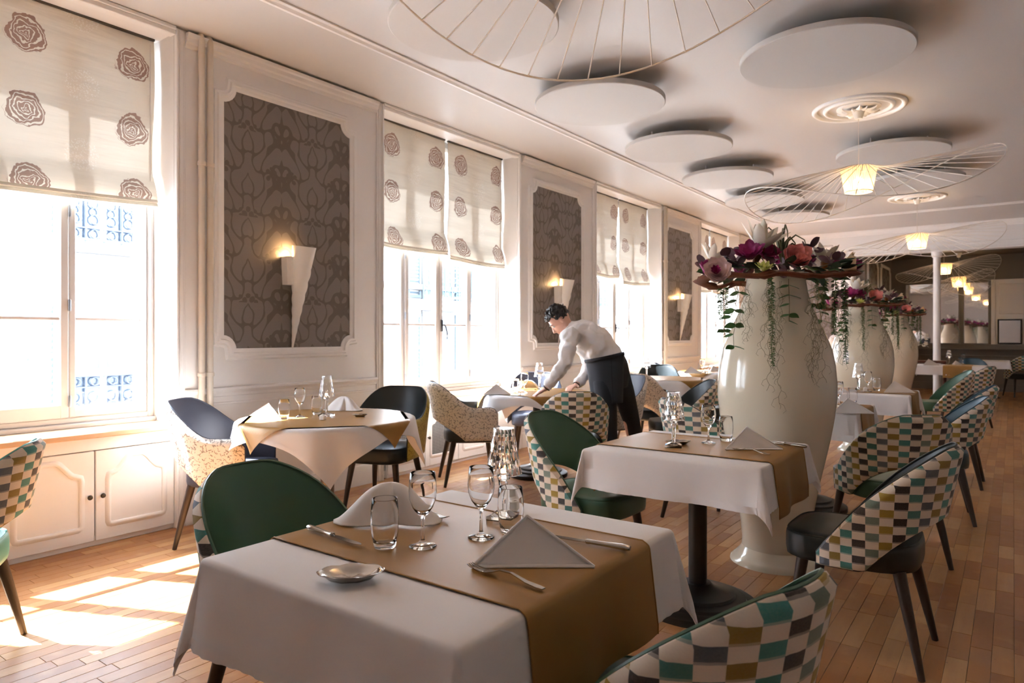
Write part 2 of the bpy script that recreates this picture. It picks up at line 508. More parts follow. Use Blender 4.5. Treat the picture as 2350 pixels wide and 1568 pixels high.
def rose_fabric():
    t = NT('rose_blind_fabric'); uv = t.uv(); u, v, _ = t.sep(uv)
    TW, TH = .60, .43
    nz = t.noise(uv, 16, 2); nb = t.noise(uv, 42, 1)
    dv = t.vmath('MULTIPLY', t.vmath('SUBTRACT', nz.outputs['Color'], (.5, .5, .5)), (.05, .05, 0))
    dv2 = t.vmath('MULTIPLY', t.vmath('SUBTRACT', nb.outputs['Color'], (.5, .5, .5)), (.02, .02, 0))
    def local(ou, ov):
        a = t.math('MULTIPLY', t.math('SUBTRACT', t.math('FRACT', t.math('DIVIDE', t.math('ADD', u, ou + 10 * TW), TW)), .5), TW)
        b = t.math('MULTIPLY', t.math('SUBTRACT', t.math('FRACT', t.math('DIVIDE', t.math('ADD', v, ov + 10 * TH), TH)), .5), TH)
        return t.comb(a, b)
    p = t.vmath('ADD', t.vmath('ADD', local(0, 0), dv), dv2)
    r = t.vmath('LENGTH', p)
    px, py, _ = t.sep(p)
    ang = t.math('ARCTAN2', py, px)
    rr = t.math('ADD', r, t.math('MULTIPLY', t.math('SINE', t.math('MULTIPLY_ADD', r, 60.0, t.math('MULTIPLY', ang, 3.0))), .006))
    ring = t.math('SINE', t.math('MULTIPLY_ADD', t.math('POWER', rr, .8), 205.0, t.math('MULTIPLY', ang, 1.0)))
    rose = t.math('MULTIPLY', t.ss(-.7, -.45, ring), t.ss(.108, .103, rr))
    p2 = local(TW / 2, TH / 2)
    r2 = t.math('ADD', t.vmath('LENGTH', p2), t.math('MULTIPLY', nz.outputs[0], .02))
    vo = t.new('ShaderNodeTexVoronoi'); t.put(vo.inputs['Vector'], uv); vo.inputs['Scale'].default_value = 95
    ghost = t.math('MULTIPLY', t.ss(.42, .3, vo.outputs['Distance']), t.ss(.115, .105, r2))
    wv = t.noise(t.vmath('MULTIPLY', uv, (1.0, 7.0, 1.0)), 1.6, 3)
    base = t.mix(wv.outputs[0], hexc(238, 230, 214), hexc(228, 219, 201))
    col = t.mix(t.math('MULTIPLY', ghost, .8), base, hexc(248, 244, 234))
    col = t.mix(rose, col, hexc(158, 120, 98))
    t.set(col, .55, sheen=.2)
    tl = t.new('ShaderNodeBsdfTranslucent'); t.l.new(t.mix(.5, col, (.9, .86, .78, 1)), tl.inputs[0])
    mx = t.new('ShaderNodeMixShader')
    t.put(mx.inputs[0], t.math('MULTIPLY_ADD', rose, -.01, .024))
    t.l.new(t.b.outputs[0], mx.inputs[1]); t.l.new(tl.outputs[0], mx.inputs[2]); t.l.new(mx.outputs[0], t.out.inputs[0])
    t.bump(wv.outputs[0], .5, .03)
    return t.m
M['rose'] = rose_fabric()
def mesh_grille():
    t = NT('perforated_metal'); v = t.obj(); _, y, z = t.sep(v)
    a = t.math('GREATER_THAN', t.math('FRACT', t.math('MULTIPLY', z, 70.0)), .45)
    b = t.math('GREATER_THAN', t.math('FRACT', t.math('MULTIPLY', y, 45.0)), .2)
    t.set(t.mix(t.math('MULTIPLY', a, b), hexc(146, 146, 146), hexc(60, 62, 64)), .5)
    return t.m
M['grille'] = mesh_grille()

# ------------------------------------------------------------------ the room
Y0, YE, YF, XR = -2.8, 14.75, 18.7, 3.2
fl = struct(MB().box(-4.95, XR, Y0, YF + .2, -.12, -.012).build('floor', M['floor_base'], None, None), 'warm oak strip parquet floor of the dining room')
def plank_floor():
    rows = []
    w = .072; x = WX - .02
    rnd = random.Random(3)
    while x < XR:
        y = Y0 - rnd.random() * .4
        while y < YF:
            L = rnd.choice((.28, .34, .4, .46))
            rows.append((x, max(y, Y0), min(y + L, YF), L)); y += L
        x += w
    def score(r):
        cx, cy = r[0] + w / 2, (r[1] + r[2]) / 2
        D = -cx * SN + cy * CS
        if D < .5: return 0
        px = 1175 + F_PX * (cx * CS + cy * SN) / D; py = HORIZON + F_PX * CAM_H / D
        if not (-20 < px < 2370 and py < 1640): return 0
        if -1.55 < cx < -.72 and .5 < cy < 1.9: return 0
        if px > 520 and px < 1480 and py > 1230: return 0
        return 1 / D ** 3
    rows.sort(key=score, reverse=True)
    near, far = rows[:300], rows[300:]
    def pl(mb, x0, x1, y0, y1, z1):
        g, b = .0005, .0012
        x0 += g; x1 -= g; y0 += g; y1 -= g
        mb.add([(x0, y0, -.01), (x1, y0, -.01), (x1, y1, -.01), (x0, y1, -.01), (x0, y0, z1 - b), (x1, y0, z1 - b), (x1, y1, z1 - b), (x0, y1, z1 - b),
                (x0 + b, y0 + b, z1), (x1 - b, y0 + b, z1), (x1 - b, y1 - b, z1), (x0 + b, y1 - b, z1)],
               [(0, 1, 5, 4), (1, 2, 6, 5), (2, 3, 7, 6), (3, 0, 4, 7), (4, 5, 9, 8), (5, 6, 10, 9), (6, 7, 11, 10), (7, 4, 8, 11), (8, 9, 10, 11)])
    cache = {}
    for (x0, y0, y1, L) in near:
        k = round(y1 - y0, 3)
        if k not in cache:
            mb = MB(); pl(mb, 0, w, 0, k, 0); me = mb.mesh('plank'); me.materials.append(M['plank']); cache[k] = me
        o = bpy.data.objects.new('plank', cache[k]); COL.objects.link(o); o.parent = fl
        o.location = (x0, y0, random.uniform(-.0006, .0))
    mb = MB()
    for (x0, y0, y1, L) in far: pl(mb, x0, x0 + w, y0, y1, random.uniform(-.0008, 0))
    me = mb.mesh('plank_field'); me.materials.append(M['plank_far'])
    o = bpy.data.objects.new('plank_field', me); COL.objects.link(o); o.parent = fl; o['kind'] = 'stuff'
plank_floor()

struct(MB().box(-5.0, XR + .2, Y0, YE, CEIL, CEIL + .15).build('ceiling', M['ceiling'], None, None), 'pale smooth plaster ceiling of the dining room')
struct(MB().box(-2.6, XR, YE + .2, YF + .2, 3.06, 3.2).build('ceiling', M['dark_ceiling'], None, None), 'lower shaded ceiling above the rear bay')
# window wall with four openings
mb = MB()
ys = [Y0] + [q for ab in WIN for q in ab] + [YE]
for i in range(0, len(ys), 2): mb.box(-4.97, WX, ys[i], ys[i + 1], 0, CEIL)
for (a, b) in WIN:
    mb.box(-4.97, WX - .06, a, b, 0, .655); mb.box(-4.97, WX - .04, a, b, 3.245, CEIL); mb.box(-4.99, -4.88, a, b, 3.07, 3.246)
wl = struct(mb.build('wall_left', M['wall'], None, None), 'cream panelled wall with tall windows')
struct(MB().box(XR, XR + .2, Y0, YF + .2, 0, CEIL).build('wall_right', M['wall_deep'], None, None), 'stone coloured wall opposite the windows')
struct(MB().box(-4.97, XR + .2, Y0 - .2, Y0, 0, CEIL).build('wall_back', M['wall_deep'], None, None), 'stone coloured wall behind the viewpoint')
mb = MB().box(-4.97, -2.52, YE, YE + .25, 0, CEIL).box(-2.52, XR, YE, YE + .25, 2.80, CEIL)
we = struct(mb.build('wall_end', M['wall'], None, None), 'cream end wall with wide opening and beam')
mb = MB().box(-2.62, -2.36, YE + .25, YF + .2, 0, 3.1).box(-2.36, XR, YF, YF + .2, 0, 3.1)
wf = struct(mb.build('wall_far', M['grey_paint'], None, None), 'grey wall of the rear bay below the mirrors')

def yz(x0):
    return lambda u, v, h: (x0 + h, u, v)
CORNICE = [(0, 0), (.0, .018), (.02, .035), (.035, .03), (.045, .045), (.075, .06), (.09, .08), (.09, 0)]
def strip(mb, y0, y1, z0, z1, h, x=WX):
    mb.bbox(x, x + h, y0, y1, z0, z1, .004)
# wall mouldings: cornice, dado rail, baseboard, for each pier
PIERS = [(2.30, 4.13), (6.15, 7.89), (9.93, 11.62), (13.66, YE)]
PANELS = [(2.634, 3.776), (6.43, 7.54), (10.16, 11.26)]
tn = 0
for i, (a, b) in enumerate(PIERS):
    mb = MB()
    def prof_run(pr, a=a, b=b):
        V = []
        for y in (a + .07, b - .07):
            for (h, z) in pr: V.append((WX + h, y, z))
        k = len(pr)
        mb.add(V, [(j, j + 1, k + j + 1, k + j) for j in range(k - 1)] + [tuple(range(k)), tuple(range(2 * k - 1, k - 1, -1))])
    prof_run([(0, CEIL - .02), (.055, CEIL - .02), (.05, CEIL - .04), (.04, CEIL - .05), (.035, CEIL - .075), (.02, CEIL - .085), (.012, CEIL - .105), (0, CEIL - .11)])
    struct(mb.build('trim_%d' % (i + 1), M['trim'], None, 30), None)
    mb = MB()
    prof_run([(0, .905), (.028, .9), (.034, .885), (.026, .872), (.014, .862), (.01, .842), (0, .838)])
    prof_run([(0, .80), (.012, .797), (.012, .785), (0, .782)])
    struct(mb.build('trim_%d' % (i + 5), M['trim'], None, 30))
    mb = MB()
    prof_run([(0, .17), (.01, .165), (.018, .15), (.018, .0), (0, 0)])
    struct(mb.build('baseboard_left', M['trim'], None, 30))
# window architraves
for i, (a, b) in enumerate(WIN):
    mb = MB()
    for s, y in ((-1, a), (1, b)):
        for (o0, o1, h) in ((0, .055, .022), (.0, .018, .034), (.05, .07, .014), (.022, .03, .03)):
            y0, y1 = sorted((y + s * (o0 + h * .03), y + s * o1)); strip(mb, y0, y1, h * .02, CEIL - .012 - h * .1, h)
    mb.bbox(WX - .04, WX + .026, a, b, 3.232, 3.262, .004).bbox(WX - .04, WX + .036, a, b, 3.262, CEIL - .002, .004)
    struct(mb.build('trim_%d' % (i + 9), M['trim'], None, 30))

def panel_path(u0, u1, v0, v1, r, n=6):
    P = []
    for (cx, cy, a0) in ((u0, v0, 90), (u1, v0, 180), (u1, v1, 270), (u0, v1, 0)):
        for k in range(n + 1):
            a = math.radians(a0 - 90 * k / n)
            P.append((cx + r * math.cos(a), cy + r * math.sin(a)))
    return P
FRAME = [(.012, 0), (.012, .012), (.0, .02), (-.016, .02), (-.022, .03), (-.036, .03), (-.044, .018), (-.06, .018), (-.066, .008), (-.072, 0)]
def wall_panel(name, label, u0, u1, v0, v1, to3, r=.095, par=None):
    P = panel_path(u0, u1, v0, v1, r)
    t = thing(name, label, 'wall panel')
    mb = MB()
    cu, cv = (u0 + u1) / 2, (v0 + v1) / 2
    V = [to3(cu, cv, .006)] + [to3(p[0], p[1], .006) for p in P]
    U = [(cu - u0, cv - v0)] + [(p[0] - u0, p[1] - v0) for p in P]
    n = len(P)
    mb.add(V, [(0, k + 1, (k + 1) % n + 1) for k in range(n)], U)
    mb.build('wallpaper', M['damask'], t, None)
    MB().sweep(P, FRAME, to3).build('frame_moulding', M['trim'], t, 35)
    return t
PL = ['tall damask wall panel nearest, between the first two windows', 'damask wall panel behind the bending waiter', 'narrow looking damask wall panel beside the farther pair of pipes']
for i, (a, b) in enumerate(PANELS):
    wall_panel('damask_panel', PL[i], a, b, 1.16, 3.0, yz(WX), par=wl)
wall_panel('damask_panel', 'damask panel on the end wall partly hidden by flowers', -3.45, -2.86, 1.16, 2.98, lambda u, v, h: (u, YE - h, v), par=we)
for k, (a, b) in enumerate(((15.3, 16.5), (17.0, 18.3))):
    wall_panel('damask_panel', ['nearer', 'farther'][k] + ' dim damask panel in the rear bay side wall', a, b, 1.16, 2.78, lambda u, v, h: (-2.36 + h, u, v), par=wf)

# ceiling rail moulding
mb = MB()
RAIL = [(-.045, 0), (-.045, .012), (-.03, .02), (-.02, .012), (-.005, .03), (.012, .03), (.02, .014), (.034, .02), (.045, .01), (.045, 0)]
mb.sweep([(-3.6, Y0), (-3.6, 12.72), (-3.45, 12.78), (-3.1, 12.9), (-2.7, 12.9), (2.9, 12.9)], RAIL, lambda u, v, h: (u, v, CEIL - h), closed=False)
struct(mb.build('trim_13', M['trim'], None, 30), 'moulded rail running along the ceiling')
# end-wall cornice and beam trim
mb = MB().sweep([(-4.4, CEIL - .001), (XR, CEIL - .001)], [(0, 0), (0, .05), (-.02, .045), (-.035, .03), (-.06, .02), (-.09, .012), (-.1, 0)], lambda u, v, h: (u, YE - h, v), closed=False)
mb.bbox(-2.6, XR, YE - .03, YE, 2.797, 2.83, .004).bbox(-2.6, XR, YE - .02, YE, 2.9, 2.93, .004).bbox(-2.6, -2.53, YE - .02, YE, 0, 2.93, .004)
struct(mb.build('trim_14', M['trim'], None, 30), 'white beam edge and cornice over the rear opening')

# ------------------------------------------------------------------ windows
def bar(mb, y0, y1, z0, z1, x0=GX - .03, x1=GX + .03): mb.bbox(x0, x1, y0, y1, z0, z1, .005)
for wi, (a, b) in enumerate(WIN):
    w = bpy.data.objects.new('window_%d' % (wi + 1), None); COL.objects.link(w); struct(w, ['nearest tall window, cut off by the picture edge', 'second tall window with a view of a blue balcony', 'third tall window behind the waiter', 'farthest window half hidden by trailing plants'][wi])
    mb = MB(); Z0, Z1 = .70, 3.24
    bar(mb, a, a + .045, Z0, Z1); bar(mb, b - .045, b, Z0, Z1); bar(mb, a, b, Z0, Z0 + .055, GX - .027, GX + .027); bar(mb, a, b, Z1 - .05, Z1, GX - .027, GX + .027)
    bar(mb, a, b, Z0 - .012, Z0 + .02, GX - .02, GX + .06)
    mb.build('frame', M['white_frame'], w, 30)
    L = (b - a - .09) / 4
    for k in range(4):
        y0 = a + .045 + L * k; y1 = y0 + L
        mb = MB(); st = .05 if k in (1, 2) else .042
        x0, x1 = (GX - .022, GX + .045) if k in (1, 2) else (GX - .02, GX + .03)
        zb = Z0 + .055
        bar(mb, y0 + .004, y0 + st, zb, 3.188, x0, x1); bar(mb, y1 - st, y1 - .004, zb, 3.188, x0, x1)
        bar(mb, y0 + .006, y1 - .006, zb + .001, zb + (.085 if k in (1, 2) else .05), x0 + .002, x1 - .002); bar(mb, y0 + .006, y1 - .006, 3.135, 3.187, x0 + .002, x1 - .002)
        bar(mb, y0 + st, y1 - st, 1.355, 1.38, x0 + .012, x1 - .012)
        s_ = mb.build('sash', M['white_frame'], w, 30)
        MB().box(GX + .001, GX + .005, y0 + st - .004, y1 - st + .004, zb + .03, 1.358).build('pane', M['pane'], s_, None)
        MB().box(GX + .001, GX + .005, y0 + st - .004, y1 - st + .004, 1.377, 3.145).build('pane', M['pane'], s_, None)
        if k in (1, 2):
            yh = y0 if k == 1 else y1
            for z in (.86, 1.45, 2.03):
                MB().lathe([(.008, -.035), (.009, -.03), (.009, .03), (.008, .035)], 8, (GX + .05, yh, z)).build('hinge', M['steel'], s_)
    if wi in (1, 2):
        yc = (a + b) / 2 + .03
        h_ = MB().bbox(GX + .045, GX + .06, yc - .014, yc + .014, 1.30, 1.42, .004).tube([(GX + .06, yc, 1.37), (GX + .085, yc, 1.37), (GX + .095, yc + .012, 1.35), (GX + .1, yc + .03, 1.28), (GX + .098, yc + .028, 1.22)], [.007, .008, .008, .007, .005], 8)
        h_.build('window_handle', M['handle'], w)
    # sill
    sl = MB().bbox(GX + .02, WX + .06, a - .045, b + .045, .655, .69, .006)
    struct(sl.build('trim_%d' % (25 + wi), M['oak_edge'], None, 30), 'pale oak sill under ' + ['the nearest window', 'the second window', 'the third window', 'the farthest window'][wi])

# blinds
def blind(y0, y1, zb, label, seed, uo, left_cord=False):
    t = thing('roman_blind', label, 'blind', (GX + .09, (y0 + y1) / 2, 3.235), 0, 'rose printed roman blinds')
    h = (y1 - y0) / 2; H = 3.235 - zb
    rnd = random.Random(seed); ph = [rnd.uniform(0, 6) for _ in range(6)]
    prof = []
    seams = [.28, .55, .82]
    n = 40
    for i in range(n + 1):
        z = -H * .985 * i / n
        bow = .0
        if i / n > .84: bow = .05 * math.sin((i / n - .84) / .16 * PI / 2)
        for s_ in seams: bow -= .006 * math.exp(-((-z - s_) / .012) ** 2)
        prof.append((bow, z))
    z = prof[-1][1]
    prof += [(.045, z - .008), (.02, z - .004), (.012, z + .01), (.05, z - .002), (.056, z - .02), (.03, z - .026), (.02, z - .014), (.05, z - .03), (.052, z - .046), (.02, z - .05), (.0, z - .046)]
    cl = [0]
    for k in range(1, len(prof)): cl.append(cl[-1] + math.hypot(prof[k][0] - prof[k - 1][0], prof[k][1] - prof[k - 1][1]))
    def fn(a, b):
        k = b * (len(prof) - 1); i = min(int(k), len(prof) - 2); f = k - i
        x = prof[i][0] * (1 - f) + prof[i + 1][0] * f; z = prof[i][1] * (1 - f) + prof[i + 1][1] * f
        y = -h + 2 * h * a
        d = -z / H
        x += .010 * d * math.sin(a * 7 + ph[0] + d * 3) + .006 * math.sin(a * 13 + ph[1] + d * 8)
        z += -.03 * d * (4 * a * (1 - a)) * (rnd_s) + .012 * d * math.sin(a * 3 + ph[2])
        y += .012 * d * math.sin(d * 5 + ph[3]) * (a - .5) * 2
        return (x, y, z)
    rnd_s = rnd.uniform(.4, 1)
    def uvf(a, b):
        k = b * (len(prof) - 1); i = min(int(k), len(prof) - 2); f = k - i
        return (2 * h * a + uo, 3 - (cl[i] * (1 - f) + cl[i + 1] * f))
    mb = MB().grid(fn, 24, len(prof) - 1, uvf)
    mb.build('fabric', M['rose'], t, 60)
    MB().bbox(-.015, .012, -h, h, -.004, .012, .002).build('headrail', M['brass_knob'], t)
    return t
BL = [(0.36, 2.27, 2.14, 'wide rose printed blind over the nearest window', 1, .33),
      (4.16, 5.17, 2.10, 'left rose printed blind on the second window', 2, .02), (5.22, 6.13, 2.05, 'right rose printed blind on the second window', 3, .10),
      (7.92, 8.92, 2.13, 'left rose blind on the third window, above the waiter', 4, .02), (8.97, 9.91, 2.05, 'right rose blind on the third window, above the waiter', 5, .10),
      (11.65, 12.62, 2.1, 'left rose blind on the farthest window', 6, .02), (12.67, 13.63, 2.1, 'right rose blind on the farthest window', 7, .1)]
for q in BL: blind(*q)
for i, (a, b) in enumerate(WIN):
    mb = MB().tube([(GX + .1, b - .06, 3.2), (GX + .1, b - .06, 1.05)], .003, 6)
    o = mb.build('blind_cord', M['cable'])
    tag(o, ['thin pull cord hanging beside the nearest blind', 'thin pull cord hanging at the right of the second window', 'thin pull cord at the right of the third window', 'thin pull cord at the right of the farthest window'][i], 'cord')
    MB().lathe([(.004, 0), (.009, .01), (.011, .05), (.005, .085)], 8, (GX + .1, b - .06, .98)).build('cord_weight', M['oak_edge'], o)

# heating pipes
for (yp, lab) in ((2.465, 'left pipe of the painted pair at the nearest wall panel'), (2.525, 'right pipe of the painted pair at the nearest wall panel'), (10.03, 'left pipe of the far painted pair'), (10.09, 'right pipe of the far painted pair')):
    mb = MB().tube([(WX + .045, yp, 0), (WX + .045, yp, 3.25), (WX + .03, yp, 3.285)], .021, 12)
    o = mb.build('heating_pipe', M['pipe']); tag(o, lab, 'pipe', 'painted heating pipes')
    for z in (1.0, 2.42): MB().lathe([(.021, -.014), (.027, -.012), (.027, .012), (.021, .014)], 14, (WX + .045, yp, z)).bbox(WX, WX + .03, yp - .006, yp + .006, z - .006, z + .006, .001).build('pipe_clip', M['pipe'], o)

# cupboards under the windows
def ogee(u0, u1, v0, v1, n=8):
    w = u1 - u0; P = [(u0 + .02, v0), (u1 - .02, v0), (u1 - .006, v0 + .006), (u1, v0 + .02), (u1, v1 - .13), (u1 - .006, v1 - .105)]
    top = []
    for k in range(n + 1):
        a = k / n; s_ = a * a * (3 - 2 * a)
        top.append((u1 - .03 - a * (w / 2 - .03) * .8, v1 - .095 + .095 * s_))
    P += top
    P += [(u0 + u1 - p[0], p[1]) for p in reversed(top)]
    P += [(u0 + .006, v1 - .105), (u0, v1 - .13), (u0, v0 + .02), (u0 + .006, v0 + .006)]
    return P
def cupboard(a, b, n, wname, grille=(), skip=0):
    L = (b - a) / n
    # the carcass under the sill belongs to the wall
    mb = MB().bbox(WX - .05, WX - .012, a, b, 0.0, .06, .002).bbox(WX - .05, WX - .002, a, b, .575, .655, .003)
    c = thing('radiator_cupboard', 'white panelled radiator cupboard under ' + wname, 'cupboard')
    mb.build('face_frame', M['trim'], c, 30)
    for k in range(skip, n):
        y0, y1 = a + L * k + .004, a + L * (k + 1) - .004
        g = k in grille
        d = MB()
        P = ogee(y0 + .07, y1 - .07, .115, .525)
        if g:   # door with a cut-out behind which the metal mesh shows
            q = [(y0, .03), (y1, .03), (y1, .57), (y0, .57)]
            d.bbox(WX - .03, WX - .012, y0, y1, .03, .57, .002)
            d.bbox(WX - .012, WX, y0, y0 + .06, .03, .57, .002).bbox(WX - .012, WX, y1 - .06, y1, .03, .57, .002).bbox(WX - .012, WX, y0 + .06, y1 - .06, .03, .105, .002).bbox(WX - .012, WX, y0 + .06, y1 - .06, .53, .57, .002)
        else:
            d.bbox(WX - .03, WX, y0, y1, .03, .57, .003)
        dr = d.build('door', M['trim'], c, 30)
        MB().sweep(P, [(.016, 0), (.014, .007), (.006, .012), (-.004, .011), (-.014, .004), (-.02, 0)], yz(WX - .001)).build('door_moulding', M['trim'], dr, 40)
        if g:
            n_ = len(P); cu = (y0 + y1) / 2
            MB().add([(WX - .008, cu, .3)] + [(WX - .008, p[0], p[1]) for p in P], [(0, i + 1, (i + 1) % n_ + 1) for i in range(n_)]).build('mesh_infill', M['grille'], dr, None)
        yk = y1 - .032 if k % 2 == 0 else y0 + .032
        MB().lathe([(.004, 0), (.004, .012), (.012, .016), (.015, .024), (.012, .032), (.004, .036)], 14, ax=Matrix.Translation((WX, yk, .30)) @ Matrix.Rotation(PI / 2, 4, 'Y')).build('knob', M['brass_knob'], dr)
    return c
cupboard(0.36, 2.31, 4, 'the nearest window', skip=1)
cupboard(4.20, 6.10, 4, 'the second window', (0, 1))
cupboard(7.95, 9.90, 4, 'the third window', (1,))
cupboard(11.68, 13.6, 4, 'the farthest window')
# ------------------------------------------------------------------ ceiling discs, roses, pendants
def disc(x, y, r, label):
    t = thing('acoustic_disc', label, 'ceiling panel', (x, y, CEIL), 0, 'round acoustic discs')
    MB().lathe([(0, -.145), (r - .006, -.145), (r, -.14), (r, -.108), (r - .004, -.105), (0, -.105)], 72).build('disc_panel', M['disc'], t, 30)
    for k in range(3):
        a = 2 * PI * k / 3
        MB().tube([(r * .6 * math.cos(a), r * .6 * math.sin(a), -.106), (r * .6 * math.cos(a), r * .6 * math.sin(a), 0)], .008, 6).build('hanger', M['trim'], t)
DL = [(-2.66, 3.23, .52, 'white ceiling disc behind the nearest wire pendant, top of picture'), (-2.74, 4.95, .53, 'white ceiling disc above the second window, in the row by the windows'),
      (-2.74, 6.58, .53, 'white ceiling disc just right of the ceiling rail, above the waiter'), (-2.80, 8.22, .53, 'white ceiling disc above the third window, fourth in the window row'),
      (-2.85, 9.92, .53, 'fifth white ceiling disc counted along the window row'), (-2.85, 11.55, .53, 'farthest white ceiling disc of the row by the windows'),
      (-1.04, 5.02, .55, 'big white ceiling disc at upper right, in front of the ceiling rose'), (-1.02, 8.1, .53, 'white ceiling disc behind the middle wire pendant'),
      (-.98, 9.72, .53, 'white ceiling disc lowest behind the middle pendant brim'), (.66, 7.9, .53, 'upper white ceiling disc cut by the right picture edge'), (.66, 9.4, .53, 'lower white ceiling disc cut by the right picture edge')]
for q in DL: disc(*q)

def rose(x, y, label):
    t = thing('ceiling_rose', label, 'ceiling rose', (x, y, CEIL), 0, 'plaster ceiling roses')
    for (r, w, h) in ((.36, .022, .022), (.27, .02, .024)):
        MB().lathe([(r - w, 0), (r - w, -h * .5), (r - w * .4, -h), (r + w * .4, -h), (r + w, -h * .4), (r + w, 0)], 64, cap=False).build('ring_moulding', M['trim'], t, 60)
    mb = MB().lathe([(.0, -.02), (.15, -.02), (.18, -.008), (.18, 0)], 48, cap=False)
    mb.build('centre_plate', M['trim'], t, 60)
    lf = MB()
    def leaf(a, b):
        w = .032 * math.sin(min(1, .12 + b) * PI) ** .7
        return (.05 + .125 * b, (a - .5) * 2 * w, -.026 - .03 * math.sin(b * PI * .9) + .012 * abs(a - .5) * 2)
    lf.grid(leaf, 4, 6)
    me = lf.mesh('acanthus_leaf', 60); me.materials.append(M['trim'])
    for k in range(14):
        o = bpy.data.objects.new('acanthus_leaf', me); COL.objects.link(o); o.parent = t
        o.rotation_euler = (0, 0, 2 * PI * k / 14); s_ = 1 if k % 2 else .8; o.scale = (s_, s_, 1)
def pendant(x, y, zb, label, r0=1.02, energy=4, ceil=CEIL, nr=44):
    t = thing('wire_pendant', label, 'pendant lamp', (x, y, zb), 0, 'wide wire brim pendants')
    H = ceil - zb
    MB().lathe([(0, H - .1), (.03, H - .1), (.062, H - .005), (.062, H), (0, H)], 28).build('canopy_cup', M['plaster'], t)
    MB().tube([(0, 0, .12), (0, 0, H - .09)], .0035, 6).build('cable', M['cable'], t)
    MB().lathe([(.012, .12), (.02, .11), (.02, .05), (.014, .04)], 14).build('socket', M['plaster'], t)
    mb = MB(); mb.sphere((0, 0, -.005), .05, 16); mb.build('bulb', M['bulb'], t, 180)
    RT, RB, ZT, ZB = .15, .112, .13, -.08
    ring = lambda r, z: [(r * math.cos(2 * PI * k / 40), r * math.sin(2 * PI * k / 40), z) for k in range(40)]
    MB().tube(ring(RT, ZT), .004, 6, closed=True).build('upper_ring', M['wire'], t)
    MB().tube(ring(RB, ZB), .004, 6, closed=True).build('lower_ring', M['wire'], t)
    sh = MB()
    for k in range(60):
        a = 2 * PI * k / 60; da = .036
        for z0, r0_, z1, r1_ in ((ZB, RB, ZT, RT),):
            sh.add([(r0_ * math.cos(a - da), r0_ * math.sin(a - da), z0), (r0_ * math.cos(a + da), r0_ * math.sin(a + da), z0), (r1_ * math.cos(a + da), r1_ * math.sin(a + da), z1), (r1_ * math.cos(a - da), r1_ * math.sin(a - da), z1)], [(0, 1, 2, 3)])
    o = sh.build('shade', M['shade'], t, None)
    def outer(a):
        f = a + YAW   # world angle -> picture-aligned angle of the brim wave
        f = a - math.atan2(SN, CS)
        z = -.05 + .19 * math.cos(f) + .055 * math.sin(f) + .18 * math.cos(2 * f)
        r = r0 * (1 + .06 * math.cos(f))
        return Vector((r * math.cos(a), r * math.sin(a), z))
    MB().tube([outer(2 * PI * k / 96) for k in range(96)], .0045, 6, closed=True).build('brim_ring', M['wire'], t)
    for k in range(nr):
        a = 2 * PI * k / nr
        b = outer(a); s0 = Vector((RT * math.cos(a + .25), RT * math.sin(a + .25), ZT))
        MB().tube([s0, s0.lerp(b, .5) + Vector((0, 0, .008)), b], .0032, 5, cap=False).build('brim_wire', M['wire'], t)
    ld = bpy.data.lights.new('pendant_light', 'POINT'); ld.energy = energy; ld.color = WARM; ld.shadow_soft_size = .06
    lo = bpy.data.objects.new('pendant_light', ld); COL.objects.link(lo); lo.parent = t; lo.location = (0, 0, -.02)
    return t
rose(-1.11, 6.73, 'plaster ceiling rose above the middle wire pendant'); rose(-1.14, 11.64, 'small plaster ceiling rose farther back above the second lit pendant')
rose(-.9, 1.95, 'plaster ceiling rose of the nearest pendant, above the picture')
pendant(-.9, 1.95, 2.62, 'white wire brim pendant cut by the top of the picture')
pendant(-1.11, 6.73, 2.62, 'lit wire brim pendant hanging in the middle, nearest whole one')
pendant(-1.14, 11.64, 2.62, 'lit wire brim pendant in front of the end wall beam')
pendant(-1.13, 16.35, 2.58, 'lit wire pendant in the rear bay beside the column', ceil=3.06, r0=.9, energy=4)
pendant(-.96, 17.85, 2.40, 'lit wire pendant just in front of the mirror', ceil=3.06, r0=.62, energy=2.5, nr=28)

